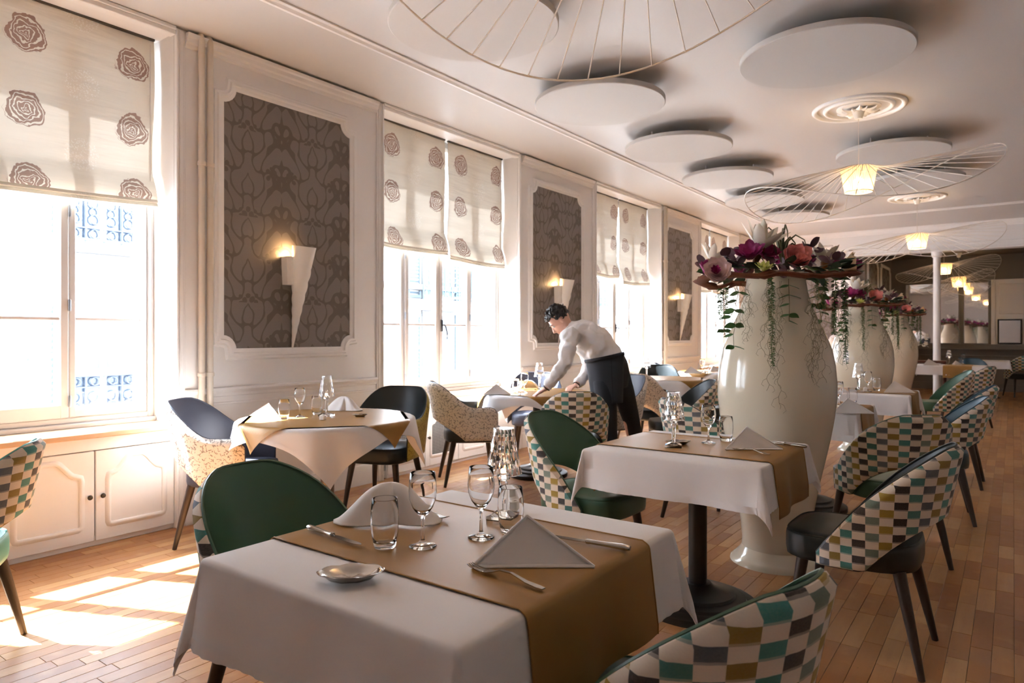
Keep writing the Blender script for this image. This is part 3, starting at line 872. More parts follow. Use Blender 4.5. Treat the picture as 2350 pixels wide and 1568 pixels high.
# ------------------------------------------------------------------ wall sconces
def sconce(y, label):
    t = thing('shell_sconce', label, 'wall lamp', (WX, y, 1.165), 0, 'plaster shell wall lamps')
    mb = MB(); n = 28; rings = []; L = .77
    prof = []
    for i in range(61):
        f = i / 60; r = .006 + .082 * f ** 1.05
        if f < .80: r *= 1 + .13 * abs(math.sin(f ** .75 * 30)) - .05
        prof.append((r, f))
    V = []; Fs = []
    for (r, f) in prof:
        ax_ = Vector((.012 + .104 * f, .03 * f, L * f))
        for k in range(n):
            a = 2 * PI * k / n
            V.append(ax_ + Vector((r * math.cos(a), r * math.sin(a), -.012 * f * math.cos(a))))
    m = len(prof)
    for j in range(m - 1):
        for k in range(n): Fs.append((j * n + k, j * n + (k + 1) % n, (j + 1) * n + (k + 1) % n, (j + 1) * n + k))
    mb.add(V, Fs)
    top = [V[(m - 1) * n + k] for k in range(n)]; c = sum(top, Vector()) / n
    inn = [c + (p - c) * .9 for p in top]; low = [c + (p - c) * .62 + Vector((-.02, 0, -.16)) for p in top]
    mb.add(top + inn + low, [(k, (k + 1) % n, n + (k + 1) % n, n + k) for k in range(n)] + [(n + k, n + (k + 1) % n, 2 * n + (k + 1) % n, 2 * n + k) for k in range(n)] + [tuple(range(2 * n, 3 * n))])
    mb.build('shell_cone', M['plaster'], t, 50)
    cup = MB(); h = .05
    P = [(.0, -.085), (.07, -.085), (.085, -.06), (.085, -.0), (.0, -.0)]
    Vc = [(x, y_, .48) for x, y_ in P] + [(x * 1.1, y_ * 1.12, .69) for x, y_ in P] + [(x * .9, y_ * .98 - .003, .69) for x, y_ in P] + [(x * .8, y_ * .9 - .004, .50) for x, y_ in P]
    k = 5
    cup.add(Vc, [tuple(range(4, -1, -1))] + [(i, (i + 1) % k, k + (i + 1) % k, k + i) for i in range(k)] + [(k + i, k + (i + 1) % k, 2 * k + (i + 1) % k, 2 * k + i) for i in range(k)] + [(2 * k + i, 2 * k + (i + 1) % k, 3 * k + (i + 1) % k, 3 * k + i) for i in range(k)] + [tuple(range(3 * k, 4 * k))])
    cup.build('light_cup', M['plaster'], t, 30)
    MB().sphere((.035, -.045, .63), .014, 12).build('bulb', M['small_bulb'], t, 180)
    ld = bpy.data.lights.new('sconce_light', 'POINT'); ld.energy = .65; ld.color = (1, .62, .28); ld.shadow_soft_size = .02
    lo = bpy.data.objects.new('sconce_light', ld); COL.objects.link(lo); lo.parent = t; lo.location = (.045, -.05, .71)
sconce(3.205, 'white spiral cone wall lamp on the nearest panel'); sconce(6.985, 'white spiral cone wall lamp above the waiter\'s head'); sconce(10.71, 'white spiral cone wall lamp on the farther panel')

# ------------------------------------------------------------------ tables and cloths
TOP = .748
def table(x, y, label, hx, hy, round_=False, metal='table_black', rz=0, stepped=True, baser=.27):
    t = thing('dining_table', label, 'table', (x, y, 0), rz, 'dining tables')
    if round_: MB().lathe([(0, .705), (hx - .01, .705), (hx - .004, .71), (hx - .004, .738), (hx - .01, .744), (0, .744)], 48).build('tabletop', M['table_wood'], t)
    else: MB().bbox(-hx + .004, hx - .004, -hy + .004, hy - .004, .705, .744, .006).build('tabletop', M['table_wood'], t)
    MB().lathe([(.0, .09), (.042, .09), (.042, .68), (.16, .69), (.16, .705), (0, .705)], 28).build('pedestal', M[metal], t)
    if stepped: p = [(0, 0), (baser, 0), (baser, .03), (baser - .012, .038), (baser - .05, .044), (baser - .055, .056), (baser - .1, .063), (baser - .105, .075), (baser - .15, .083), (.075, .1), (.06, .115), (0, .115)]
    else: p = [(0, 0), (baser, 0), (baser, .01), (baser - .02, .02), (.08, .05), (.05, .1), (0, .1)]
    MB().lathe(p, 48).build('foot_plate', M[metal], t)
    return t
def drape(hx, hy, drop, seed):
    rnd = random.Random(seed); ph = [rnd.uniform(0, 6.28) for _ in range(8)]
    rho = .012
    def hang(d):
        if d < rho * 1.57: a = d / rho; return rho * math.sin(a), rho * (1 - math.cos(a))
        return rho, rho + (d - rho * 1.57)
    def f(u, v, off=0.0):
        du, dv = max(abs(u) - hx, 0), max(abs(v) - hy, 0)
        sx, sy = (1 if u > 0 else -1), (1 if v > 0 else -1)
        if du == 0 and dv == 0: return Vector((u, v, TOP + off))
        if dv == 0:
            o, z = hang(du); k = min(1, du / drop)
            w = .010 * k * math.sin(v * 11 + ph[0] + sx) + .006 * k * math.sin(v * 23 + ph[1])
            return Vector((sx * (hx + o + .022 * k + w + off), v, TOP - z))
        if du == 0:
            o, z = hang(dv); k = min(1, dv / drop)
            w = .010 * k * math.sin(u * 11 + ph[2] + sy) + .006 * k * math.sin(u * 23 + ph[3])
            return Vector((u, sy * (hy + o + .022 * k + w + off), TOP - z))
        r = math.hypot(du, dv); a = math.atan2(dv, du); o, z = hang(r); k = min(1, r / drop)
        b = math.sin(2 * a); g = o + .022 * k + .30 * r * b * b * .55 + off
        w0 = .010 * k * math.sin(sy * hy * 11 + ph[0] + sx) * math.cos(a) ** 2
        w1 = .010 * k * math.sin(sx * hx * 11 + ph[2] + sy) * math.sin(a) ** 2
        tw = .25 * b * math.sin(2 * a + ph[4 + (sx > 0) + 2 * (sy > 0)])
        aa = a + tw
        return Vector((sx * (hx + (g + w0) * math.cos(aa)), sy * (hy + (g + w1) * math.sin(aa)), TOP - z))
    return f
def samples(h, drop):
    s = [-(h + drop) + drop * k / 10 for k in range(9)] + [-h - .02, -h - .012, -h - .006, -h]
    return s + [-h + 2 * h * k / 12 for k in range(1, 12)] + [-q for q in reversed(s)]
def rect_cloth(x, y, label, hx, hy, drop, seed, rz=0):
    t = thing('tablecloth', label, 'tablecloth', (x, y, 0), rz, 'white tablecloths')
    f = drape(hx, hy, drop, seed)
    us, vs = samples(hx, drop), samples(hy, drop)
    V = [f(u, v) for v in vs for u in us]; n = len(us)
    MB().add(V, [(j * n + i, j * n + i + 1, (j + 1) * n + i + 1, (j + 1) * n + i) for j in range(len(vs) - 1) for i in range(n - 1)]).build('cloth', M['cloth'], t, 70)
    P = 4 * (hx + hy + 2 * drop); N = int(P / .008)
    def hem(a, b):
        e = .026 * (1 - b) + .0
        X, Y = hx + drop - e, hy + drop - e; L = [2 * X, 2 * Y, 2 * X, 2 * Y]
        d = a * sum(L) % sum(L)
        if d < L[0]: u, v = -X + d, -Y
        elif d < L[0] + L[1]: u, v = X, -Y + d - L[0]
        elif d < L[0] + L[1] + L[2]: u, v = X - (d - L[0] - L[1]), Y
        else: u, v = -X, Y - (d - L[0] - L[1] - L[2])
        return f(u, v, .0016 + .0018 * math.sin(a * P / .022 * 2 * PI / 2) * b)
    MB().grid(hem, N, 2).build('hem', M['cloth'], t, 180)
    return t
def runner(x, y, label, hx, hy, y0, y1, drop, seed, rz=0, kdrop=.2):
    t = thing('table_runner', label, 'table runner', (x, y, 0), rz, 'gold table runners')
    f = drape(hx, hy, kdrop, seed)
    us = samples(hx, drop)
    vs = [y0 + (y1 - y0) * k / 14 for k in range(15)]
    V = [f(u, v, .005) for v in vs for u in us]; n = len(us)
    mb = MB().add(V, [(j * n + i, j * n + i + 1, (j + 1) * n + i + 1, (j + 1) * n + i) for j in range(len(vs) - 1) for i in range(n - 1)])
    for v in (y0, y1):
        mb.tube([f(u, v, .005) for u in us], .0022, 5)
    mb.build('runner_sheet', M['gold'], t, 60)
    return t
def round_cloth(x, y, label, R, H, rot, seed, mat, off=0.0, name='tablecloth', cat='tablecloth', group='white tablecloths', nfold=11):
    t = thing(name, label, cat, (x, y, 0), rot, group)
    rnd = random.Random(seed); p1, p2 = rnd.uniform(0, 6), rnd.uniform(0, 6); rho = .014
    def f(u, v, e=0):
        r = math.hypot(u, v); a = math.atan2(v, u)
        if r <= R: return Vector((u, v, TOP + off))
        d = r - R
        if d < rho * 1.57: o, z = rho * math.sin(d / rho), rho * (1 - math.cos(d / rho))
        else: o, z = rho, rho + d - rho * 1.57
        fold = math.sin(nfold * a + p1) * .6 + math.sin((nfold - 4) * a + p2) * .5
        g = o + d * (.12 + .16 * fold) + off + e
        return Vector(((R + g) * math.cos(a), (R + g) * math.sin(a), TOP + off * .3 - z))
    N = 56
    mb = MB(); V = []
    for j in range(N + 1):
        for i in range(N + 1):
            V.append(f(-H + 2 * H * i / N, -H + 2 * H * j / N))
    mb.add(V, [(j * (N + 1) + i, j * (N + 1) + i + 1, (j + 1) * (N + 1) + i + 1, (j + 1) * (N + 1) + i) for j in range(N) for i in range(N)])
    mb.build('cloth' if mat == 'cloth' else 'runner_sheet', M[mat], t, 70)
    def hem(a, b):
        X = H - .022 * (1 - b); d = a * 8 * X % (8 * X); k = int(d // (2 * X)); q = d - k * 2 * X
        u, v = [(-X + q, -X), (X, -X + q), (X - q, X), (-X, X - q)][min(k, 3)]
        return f(u, v, .0016)
    MB().grid(hem, 260, 2).build('hem', M[mat], t, 180)
    return t

# nearest square table A and the one behind it, B
AX, AY, AHX, AHY = -1.135, 1.297, .385, .43
table(AX, AY, 'square pedestal table in the foreground, under the nearest white cloth', AHX, AHY)
rect_cloth(AX, AY, 'white cloth on the foreground table', AHX, AHY, .205, 11)
runner(AX, AY, 'gold runner across the foreground table', AHX, AHY, 1.045 - AY, 1.575 - AY, .225, 11, kdrop=.205)
BX, BY, BHX, BHY = -1.19, 3.09, .39, .37
table(BX, BY, 'square pedestal table in front of the nearest vase', BHX, BHY)
rect_cloth(BX, BY, 'white cloth on the table in front of the nearest vase', BHX, BHY, .18, 12)
runner(BX, BY, 'gold runner on the table in front of the nearest vase', BHX, BHY, 2.85 - BY, 3.34 - BY, .23, 12, kdrop=.18)
F1X, F1Y = -1.22, 5.32
table(F1X, F1Y, 'square table half hidden behind the nearest vase', .38, .36)
rect_cloth(F1X, F1Y, 'white cloth on the table half hidden behind the nearest vase', .38, .36, .19, 13)
runner(F1X, F1Y, 'gold runner on the table half hidden behind the nearest vase', .38, .36, -.24, .25, .22, 13, kdrop=.19)
F2X, F2Y = -1.10, 7.02
table(F2X, F2Y, 'square table in front of the second vase', .38, .37)
rect_cloth(F2X, F2Y, 'white cloth on the table in front of the second vase', .38, .37, .18, 14)
runner(F2X, F2Y, 'gold runner on the table in front of the second vase', .38, .37, -.25, .24, .22, 14, kdrop=.18)
GX_, GY_ = -.86, 13.75
table(GX_, GY_, 'far table near the opening to the rear bay', .5, .36, metal='table_metal', stepped=False, baser=.22)
rect_cloth(GX_, GY_, 'white cloth on the far table by the rear bay', .5, .36, .16, 15)
tr_ = runner(GX_ + .12, GY_, 'gold runner hanging over the front of the far table', .36, .22, -.2, .2, .2, 15, rz=PI / 2)
HX_, HY_ = -.42, 16.75
table(HX_, HY_, 'small table deep in the rear bay', .36, .36, metal='table_metal', stepped=False, baser=.22)
rect_cloth(HX_, HY_, 'white cloth on the small table deep in the rear bay', .36, .36, .16, 16)
# round tables along the windows
RT = [(-3.47, 2.77, .53, 'round table by the nearest wall panel', 'table_metal', math.radians(8), math.radians(50)), (-3.47, 5.12, .50, 'round table the waiter is setting', 'table_black', math.radians(20), math.radians(0)),
      (-3.36, 7.6, .50, 'round table behind the waiter', 'table_black', math.radians(12), math.radians(20)), (-3.38, 9.4, .48, 'round table by the farthest wall panel', 'table_black', math.radians(14), math.radians(40))]
for i, (x, y, r, lb, mt, ra, rb) in enumerate(RT):
    table(x, y, lb, r, r, True, mt)
    round_cloth(x, y, 'white cloth draped over the ' + lb, r, r * 1.16, ra, 20 + i, 'cloth')
    round_cloth(x, y, 'gold overlay square on the ' + lb, r + .004, r * .92, rb, 30 + i, 'gold', .004, 'table_runner', 'table runner', 'gold table runners', 7)

# ------------------------------------------------------------------ chairs
def shell_points(kind):
    rb = .238 if kind == 'shell' else .255; La = .12 if kind == 'shell' else .20
    arc = rb * PI / 2; S = arc + La
    def plan(s_):
        a = min(abs(s_), arc) / rb; sg = 1 if s_ >= 0 else -1
        x, y = rb * math.sin(a), -rb * math.cos(a) + .0
        nx, ny = math.sin(a), -math.cos(a)
        y += max(0, abs(s_) - arc)
        return Vector((sg * x, y, 0)), Vector((sg * nx, ny, 0)), math.cos(a)
    if kind == 'shell':
        zt = lambda s_: .845 - .43 * max(0, (abs(s_) / S - .12) / .88) ** 1.45
        zb = lambda s_: .368 + .19 * max(0, 1 - (abs(s_) / (S * .66)) ** 2.2)
    else:
        def zt(s_):
            f = abs(s_) / S
            k = max(0, min(1, (f - .16) / .52)); k = k * k * (3 - 2 * k)
            z = .865 - .205 * k
            e = max(0, (f - .9) / .1)
            return z - .05 * e * e
        zb = lambda s_: .385 + .15 * max(0, 1 - (abs(s_) / (S * .55)) ** 2)
    def pt(s_, b, th):
        p, n, c = plan(s_)
        z = zb(s_) + (zt(s_) - zb(s_)) * b
        lean = .17 * (z - .44) * max(c, 0) + .035 * (z - .44)
        q = p + n * (th + lean)
        return Vector((q.x, q.y, z))
    return pt, S
def chair(name, kind, label, seat_m, outer_m, group):
    t = thing(name, label, 'chair', (0, 0, 0), 0, group)
    pt, S = shell_points(kind)
    nu, nv = 40, 14
    sfn = lambda a: -S + 2 * S * a
    T = .034
    def rnd_edge(b): return 1 - (abs(b - .5) * 2) ** 6
    uvf = lambda a, b: (sfn(a) * 1.1, pt(sfn(a), b, 0).z)
    MB().grid(lambda a, b: pt(sfn(a), b, .006 - .006 * rnd_edge(b) * rnd_edge(a)), nu, nv, uvf).build('backrest_lining', seat_m, t, 60)
    ob = MB().grid(lambda a, b: pt(sfn(a), b, .012 + (T - .012) * min(1, 2.2 * rnd_edge(b)) * min(1, 2.2 * rnd_edge(a))), nu, nv, uvf)
    loop = [(a / nu, 0) for a in range(nu)] + [(1, b / nv) for b in range(nv)] + [(1 - a / nu, 1) for a in range(nu)] + [(0, 1 - b / nv) for b in range(nv)]
    V = []; U = []
    for (a, b) in loop:
        V += [pt(sfn(a), b, .0), pt(sfn(a), b, .012)]; U += [uvf(a, b)] * 2
    m = len(loop)
    ob.add(V, [(2 * i, 2 * ((i + 1) % m), 2 * ((i + 1) % m) + 1, 2 * i + 1) for i in range(m)], U)
    ob.build('backrest_shell', outer_m, t, 60)
    MB().tube([pt(sfn(a), b, .004) for (a, b) in loop], .0045, 5, closed=True).build('piping', seat_m, t, 60)
    # seat cushion
    def sq(a, hx, hy, e=4.0):
        c, s_ = math.cos(a), math.sin(a)
        k = (abs(c) ** e + abs(s_) ** e) ** (-1 / e)
        return (hx * c * k, hy * s_ * k)
    mb = MB(); n = 48; V = []; rings = [(.93, .362), (.985, .368), (1, .39), (1, .44), (.99, .456), (.965, .466), (.8, .474), (.4, .478)]
    hw = .224 if kind == 'shell' else .228
    for (k, z) in rings:
        for i in range(n):
            x, y = sq(2 * PI * i / n, hw * k, .245 * k)
            if y < 0:
                f = min(1, -y / .245); x *= 1 - .14 * f ** 2
            V.append((x, y + .03, z))
    V.append((0, .03, .479)); V.append((0, .03, .362)); m = len(rings)
    Fs = [(j * n + i, j * n + (i + 1) % n, (j + 1) * n + (i + 1) % n, (j + 1) * n + i) for j in range(m - 1) for i in range(n)]
    Fs += [((m - 1) * n + i, (m - 1) * n + (i + 1) % n, m * n) for i in range(n)] + [((i + 1) % n, i, m * n + 1) for i in range(n)]
    s_o = MB().add(V, Fs).build('seat', seat_m, t, 60)
    MB().tube([Vector(V[5 * n + i]) * 1.0 for i in range(n)], .004, 5, closed=True).build('seat_piping', seat_m, s_o, 60)
    for sx in (-1, 1):
        for (y0, y1) in ((.19, .235), (-.155, -.235)):
            MB().tube([(sx * .165, y0, .37), (sx * .19, (y0 + y1) / 2, .19), (sx * .212, y1, .0)], [.024, .019, .0125], 12).build('leg', M['leg'], t)
    return t
def head(hx, hy): return math.atan2(hy, hx) - PI / 2
G1_ = 'patterned shell chairs'; G2_ = 'upholstered armchairs'
proto = chair('shell_chair', 'shell', 'green chair at the left of the foreground table, its front seen above the cloth', M['chair_green'], M['blocks'], G1_)
proto.location = (-1.73, 1.30, 0); proto.rotation_euler.z = head(1, .05)
BLU = {'green_vinyl': M['chair_blue']}; BLK = {'green_vinyl': M['chair_black']}; GRN_LIT = {'green_vinyl': M['chair_green_sunlit']}
for (x, y, hx, hy, sw, lb) in [
    (-.60, 1.31, -.97, .24, None, 'green chair with block patterned back in the bottom right foreground'),
    (-1.80, 3.12, 1, -.05, None, 'green chair at the left of the table before the nearest vase'),
    (-.50, 3.12, -1, .02, BLK, 'black seated chair with block patterned back at right, legs fully in view'),
    (-3.32, .80, -.51, -.86, GRN_LIT, 'chair with green seat coloured as sunlit and patterned back at the left picture edge'),
    (-.58, 4.42, -.62, .78, None, 'green seated chair seen from behind, right of the nearest vase'),
    (-.46, 5.62, -1, -.12, BLU, 'petrol blue chair at the right aisle facing the hidden table'),
    (-.44, 6.95, -1, 0, BLU, 'blue chair mostly hidden behind the nearer petrol blue chair'),
    (-.70, 9.65, -1, -.25, None, 'green chair standing before the third vase at the far tables'),
    (-.52, 11.2, -1, .35, BLK, 'black lined patterned chair behind the far green chair'),
    (-2.80, 4.62, -.62, .78, BLK, 'patterned chair seen from behind in front of the waiter'),
    (-1.66, 4.52, .55, .83, BLK, 'black lined patterned chair left of the nearest vase'),
    (-2.72, 7.42, -.95, .2, BLK, 'patterned chair at the round table behind the waiter'),
    (-2.52, 6.1, -.8, -.6, BLK, 'patterned chair seen between the waiter\'s legs'),
    (.12, 17.35, -.4, .9, BLK, 'patterned chair by the small table in the rear bay'),
    (-.6, 14.42, 0, -1, BLU, 'petrol blue chair behind the far table'),
    (-1.78, 13.8, 1, 0, BLK, 'dark chair left of the far table'),
    (-1.6, 8.4, .5, -.85, BLK, 'patterned chair between the second and third vases')]:
    dup(proto, (x, y, 0), head(hx, hy), lb, swap=sw)
ap = chair('armchair', 'arm', 'pale paisley armchair with charcoal lining beside the nearest cupboard', M['chair_charcoal'], M['paisley'], G2_)
ap.location = (-3.93, 2.38, 0); ap.rotation_euler.z = head(.80, .60)
for (x, y, hx, hy, sw, lb) in [
    (-3.80, 4.55, .66, .75, {'charcoal_vinyl': M['chair_black']}, 'beige speckled armchair at the round table the waiter is setting'),
    (-3.72, 3.50, .35, -.94, {'charcoal_vinyl': M['chair_black'], 'paisley_fabric': M['paisley_yellow']}, 'black armchair behind the nearest round table'),
    (-3.95, 5.78, .5, -.86, {'charcoal_vinyl': M['chair_charcoal']}, 'charcoal lined armchair behind the round table with the waiter'),
    (-3.16, 5.95, -.3, -.95, None, 'pale speckled armchair glimpsed under the waiter\'s arm'),
    (-3.25, 6.80, -.05, 1, {'charcoal_vinyl': M['chair_black']}, 'dark armchair directly right of the waiter\'s legs'),
    (-3.72, 8.28, .4, -.9, {'charcoal_vinyl': M['chair_black'], 'paisley_fabric': M['paisley_yellow']}, 'mustard armchair behind the crystal lamp by the third window'),
    (-3.82, 9.15, .9, .3, {'paisley_fabric': M['paisley_white']}, 'white shelled armchair with grey lining near the farthest window'),
    (-3.3, 10.35, 0, -1, {'charcoal_vinyl': M['chair_black'], 'paisley_fabric': M['paisley_yellow']}, 'mustard armchair partly hidden by trailing plants')]:
    dup(ap, (x, y, 0), head(hx, hy), lb, swap=sw)
# ------------------------------------------------------------------ vases with flower wreaths
VP = [(1.615, .150), (1.56, .158), (1.50, .168), (1.44, .184), (1.38, .206), (1.31, .238), (1.25, .265), (1.19, .288), (1.10, .306), (1.0, .314), (.92, .314), (.82, .302), (.70, .281), (.58, .255), (.46, .228), (.33, .204), (.22, .188), (.13, .180), (.085, .181), (.055, .198), (.03, .222), (.012, .242), (0, .246)]
def vase(x, y, label):
    t = thing('floor_vase', label, 'vase', (x, y, 0), 0, 'tall cream floor vases')
    VA = [p for p in VP if p[0] >= .085]; VB = [p for p in VP if p[0] <= .0851]
    MB().lathe([(r, z) for z, r in reversed(VA)] + [(.143, 1.622), (.135, 1.615), (.13, 1.5), (0, 1.48)], 64).build('vase_body', M['cream_glaze'], t, 60)
    MB().lathe([(r, z) for z, r in reversed(VB)] + [(0, .085)], 64).build('vase_foot', M['cream_glaze'], t, 60)
V1 = (-1.075, 3.97); VD = 3.83
VS = [V1, (-1.34, 8.32), (-1.54, 12.7)]
for (x, y), lb in zip(VS, ['nearest tall cream floor vase', 'second cream floor vase, partly behind the nearest one', 'farthest cream floor vase before the end wall']): vase(x, y, lb)

def petal(mb, base, axis, out, L, W, cup, curl, n=5):
    axis = Vector(axis).normalized(); out = Vector(out); out = (out - axis * out.dot(axis)).normalized(); sd = axis.cross(out)
    def f(a, b):
        w = W * math.sin(PI * (.08 + .92 * b) ** .8) ** .6 * (1 if b < .98 else .6)
        s_ = (a - .5) * 2
        r = L * (math.sin(b * cup)) * 1.0; h = L * b * math.cos(b * cup * .55)
        p = Vector(base) + out * (r - curl * b * b * L * .3 + .25 * w * (1 - s_ * s_) * 0 - .35 * w * s_ * s_) + axis * h + sd * (s_ * w)
        return p
    mb.grid(f, 4, n)
def bloom(axis, layers, seed, core=None):
    mb = MB(); rnd = random.Random(seed); axis = Vector(axis).normalized(); o = axis.orthogonal().normalized()
    for (n, L, W, cup, curl) in layers:
        for k in range(n):
            a = 2 * PI * (k + rnd.random() * .3) / n + L * 40
            d = Matrix.Rotation(a, 3, axis) @ o
            petal(mb, d * .004, axis, d, L * rnd.uniform(.9, 1.1), W, cup, curl)
    return mb
PEONY = lambda s: [(8, .062 * s, .026 * s, 1.3, .55), (8, .058 * s, .023 * s, 1.05, .6), (7, .052 * s, .02 * s, .8, .5), (6, .046 * s, .017 * s, .55, .3), (5, .038 * s, .012 * s, .3, .1)]
arr = thing('flower_wreath', 'flower wreath with white magnolia and coral peony on the nearest vase', 'flower arrangement', (V1[0], V1[1], 1.60), 0, 'flower wreaths on the vases')
AO = Vector((V1[0], V1[1], 1.60))
def lp(px, py, dd=0.0): return deep(px, py, VD + dd) - AO
# driftwood ring: flat irregular slats laid round the neck
rnd = random.Random(5)
for k in range(11):
    a0 = 2 * PI * k / 11; pts = []; rr = []
    for j in range(7):
        a = a0 + (j - 3) * .16; r = (.30 + .10 * abs(math.cos(a - YAW)) + rnd.uniform(-.02, .02))
        f = a - YAW
        pts.append((r * math.cos(a), r * math.sin(a), -.012 + .028 * math.sin(f * 1.0 + .6) * math.cos(f) - .022 * math.cos(f + PI) * 0 + .012 * math.cos(f * 2) - .03 * (math.cos(f) < -.5) + rnd.uniform(-.006, .006)))
        rr.append((.016 if j in (0, 6) else .042) * rnd.uniform(.8, 1.1))
    MB().tube(pts, rr, 7, flat=.35).build('driftwood_slat', M['twig'], arr, 50)
for k in range(5):
    a0 = rnd.uniform(0, 6.28)
    MB().tube([((.16 + .07 * j) * math.cos(a0 + j * .25), (.16 + .07 * j) * math.sin(a0 + j * .25), rnd.uniform(-.02, .03)) for j in range(5)], .007, 6).build('twig', M['twig'], arr, 60)
def put(mb, name, mat, pos, parent=arr, sm=60):
    o = mb.build(name, M[mat], parent, sm); o.location = pos; return o
NEAR = -FWD
# magnolias
def magnolia(pos, s, axis, seed):
    o = put(bloom(axis, [(5, .12 * s, .026 * s, 1.15, .2), (5, .125 * s, .024 * s, .75, .1), (3, .10 * s, .02 * s, .4, 0)], seed), 'magnolia_flower', 'petal_white', pos)
    ax = Vector(axis).normalized()
    MB().tube([-ax * .075 * s, -ax * .03 * s, ax * .0, ax * .03 * s], [.008, .017 * s, .022 * s, .02 * s], 10).build('calyx', M['calyx'], o)
magnolia(lp(1742, 574, -.12), 1.3, UP + RIGHT * .25 + NEAR * .2, 1)
magnolia(lp(1630, 600, -.05), .8, UP * .8 + RIGHT * .35, 2)
magnolia(lp(1892, 606, .05), .95, UP + RIGHT * .1, 3)
# peonies and other blooms
put(bloom(UP * .5 + NEAR + RIGHT * -.05, PEONY(1.5), 4), 'peony', 'petal_coral', lp(1822, 600, -.22))
put(bloom(NEAR + UP * .35 - RIGHT * .3, PEONY(1.4), 5), 'peony', 'petal_pink', lp(1648, 630, -.2))
put(bloom(NEAR + UP * .35 - RIGHT * .3, [(8, .05, .012, .5, .1), (6, .04, .01, .3, 0)], 6), 'peony_heart', 'petal_magenta', lp(1643, 626, -.25))
put(bloom(NEAR * .5 + RIGHT + UP * .2, PEONY(1.45), 7), 'carnation', 'petal_cream', lp(1934, 612, -.06))
for i, (px, py, dd, s) in enumerate([(1722, 594, -.15, 1.5), (1757, 594, -.1, 1.4), (1619, 630, -.12, 1.2), (1957, 622, .0, 1.1), (1912, 604, .1, 1.1), (1690, 626, .2, 1.1), (1850, 612, .2, 1.1), (1790, 612, .25, 1.1)]):
    put(bloom(UP + NEAR * .7 + RIGHT * (i % 3 - 1) * .4, [(9, .06 * s, .02 * s, 1.35, .4), (8, .055 * s, .017 * s, 1.0, .3), (7, .045 * s, .014 * s, .6, .2)], 20 + i), 'magenta_flower', 'petal_magenta', lp(px, py, dd))
put(bloom(UP + NEAR * .5, [(9, .05, .011, 1.3, .1), (8, .045, .01, .9, .1), (6, .035, .009, .5, 0)], 31), 'succulent', 'petal_lime', lp(1752, 622, -.3))
# air plant
for k in range(11):
    a = 2 * PI * k / 11; c = lp(1795, 604, -.05); d = RIGHT * math.cos(a) + FWD * math.sin(a)
    h = .10 + .05 * (k % 3)
    MB().tube([c, c + d * .03 + UP * h * .8, c + d * .07 + UP * h, c + d * .115 + UP * h * .8, c + d * .13 + UP * h * .45], [.007, .006, .0045, .003, .001], 6).build('air_plant_leaf', M['air_plant'], arr, 60)
# leaves
def leaf_mesh(name, mat, L, W, point):
    mb = MB()
    def f(a, b):
        w = W * (math.sin(PI * (.03 + .97 * b)) ** (.5 if not point else .8)) * (1 if not point else (1.25 - .6 * b))
        s_ = (a - .5) * 2
        return (s_ * w, b * L, .12 * W * (s_ * s_) - .08 * L * b * b)
    mb.grid(f, 4, 7); me = mb.mesh(name, 60); me.materials.append(M[mat]); return me
LM = {'p': leaf_mesh('plum_leaf', 'leaf_purple', .062, .031, False), 'g': leaf_mesh('green_leaf', 'leaf_green', .06, .022, True), 'd': leaf_mesh('dark_leaf', 'leaf_deep', .10, .024, True)}
def leaf(kind, pos, direction, parent=arr, s=1.0, roll=0, name='leaf'):
    o = bpy.data.objects.new(name, LM[kind]); COL.objects.link(o); o.parent = parent; o.location = pos
    q = Vector(direction).normalized().to_track_quat('Y', 'Z')
    o.rotation_mode = 'QUATERNION'; o.rotation_quaternion = q @ Matrix.Rotation(roll, 3, 'Y').to_quaternion(); o.scale = (s, s, s)
    return o
rnd = random.Random(9)
for (px, py, n, spread) in [(1690, 604, 12, 28), (1852, 582, 9, 24), (1775, 596, 9, 26), (1905, 608, 7, 18), (1705, 628, 7, 22), (1612, 620, 6, 18), (1660, 612, 6, 18), (1800, 626, 6, 22), (1850, 622, 6, 26)]:
    for k in range(n):
        leaf('p', lp(px + rnd.uniform(-spread, spread), py + rnd.uniform(-spread, spread) * .7, rnd.uniform(-.2, .12)), UP * rnd.uniform(.1, 1) + RIGHT * rnd.uniform(-1, 1) + FWD * rnd.uniform(-.6, .6), s=rnd.uniform(.8, 1.15), roll=rnd.uniform(-.9, .9))
for k in range(90):
    a = rnd.uniform(0, 2 * PI); r = rnd.uniform(.16, .42)
    leaf('d' if k % 2 else 'g', Vector((r * math.cos(a) * 1.0, r * math.sin(a), rnd.uniform(-.01, .04))), Vector((math.cos(a + rnd.uniform(-1, 1)), math.sin(a + rnd.uniform(-1, 1)), rnd.uniform(-.25, .45))), s=rnd.uniform(.8, 1.2), roll=rnd.uniform(-.7, .7))
# hanging strands
def pearls(px, y0, y1, dd, seed):
    rnd = random.Random(seed); p0, p1 = lp(px, y0, dd), lp(px + rnd.uniform(-4, 4), y1, dd)
    n = int((p0 - p1).length / .009); mb = MB()
    mb.tube([p0.lerp(p1, k / 8) + RIGHT * .004 * math.sin(k * 1.7) for k in range(9)], .002, 5)
    for k in range(n):
        c = p0.lerp(p1, k / n); s_ = 1 - .35 * k / n
        for j in range(3):
            a = rnd.uniform(0, 6.28); d = Vector((math.cos(a), math.sin(a), -.35)) * .026 * s_
            sd = Vector((-math.sin(a), math.cos(a), .3)) * .010 * s_
            mb.add([c, c + d * .5 + sd, c + d, c + d * .5 - sd, c + d * .5 + UP * .004], [(0, 1, 4), (1, 2, 4), (2, 3, 4), (3, 0, 4)])
    o = mb.build('trailing_strand', M['vine_dark'], arr, None); o['kind'] = 'stuff'
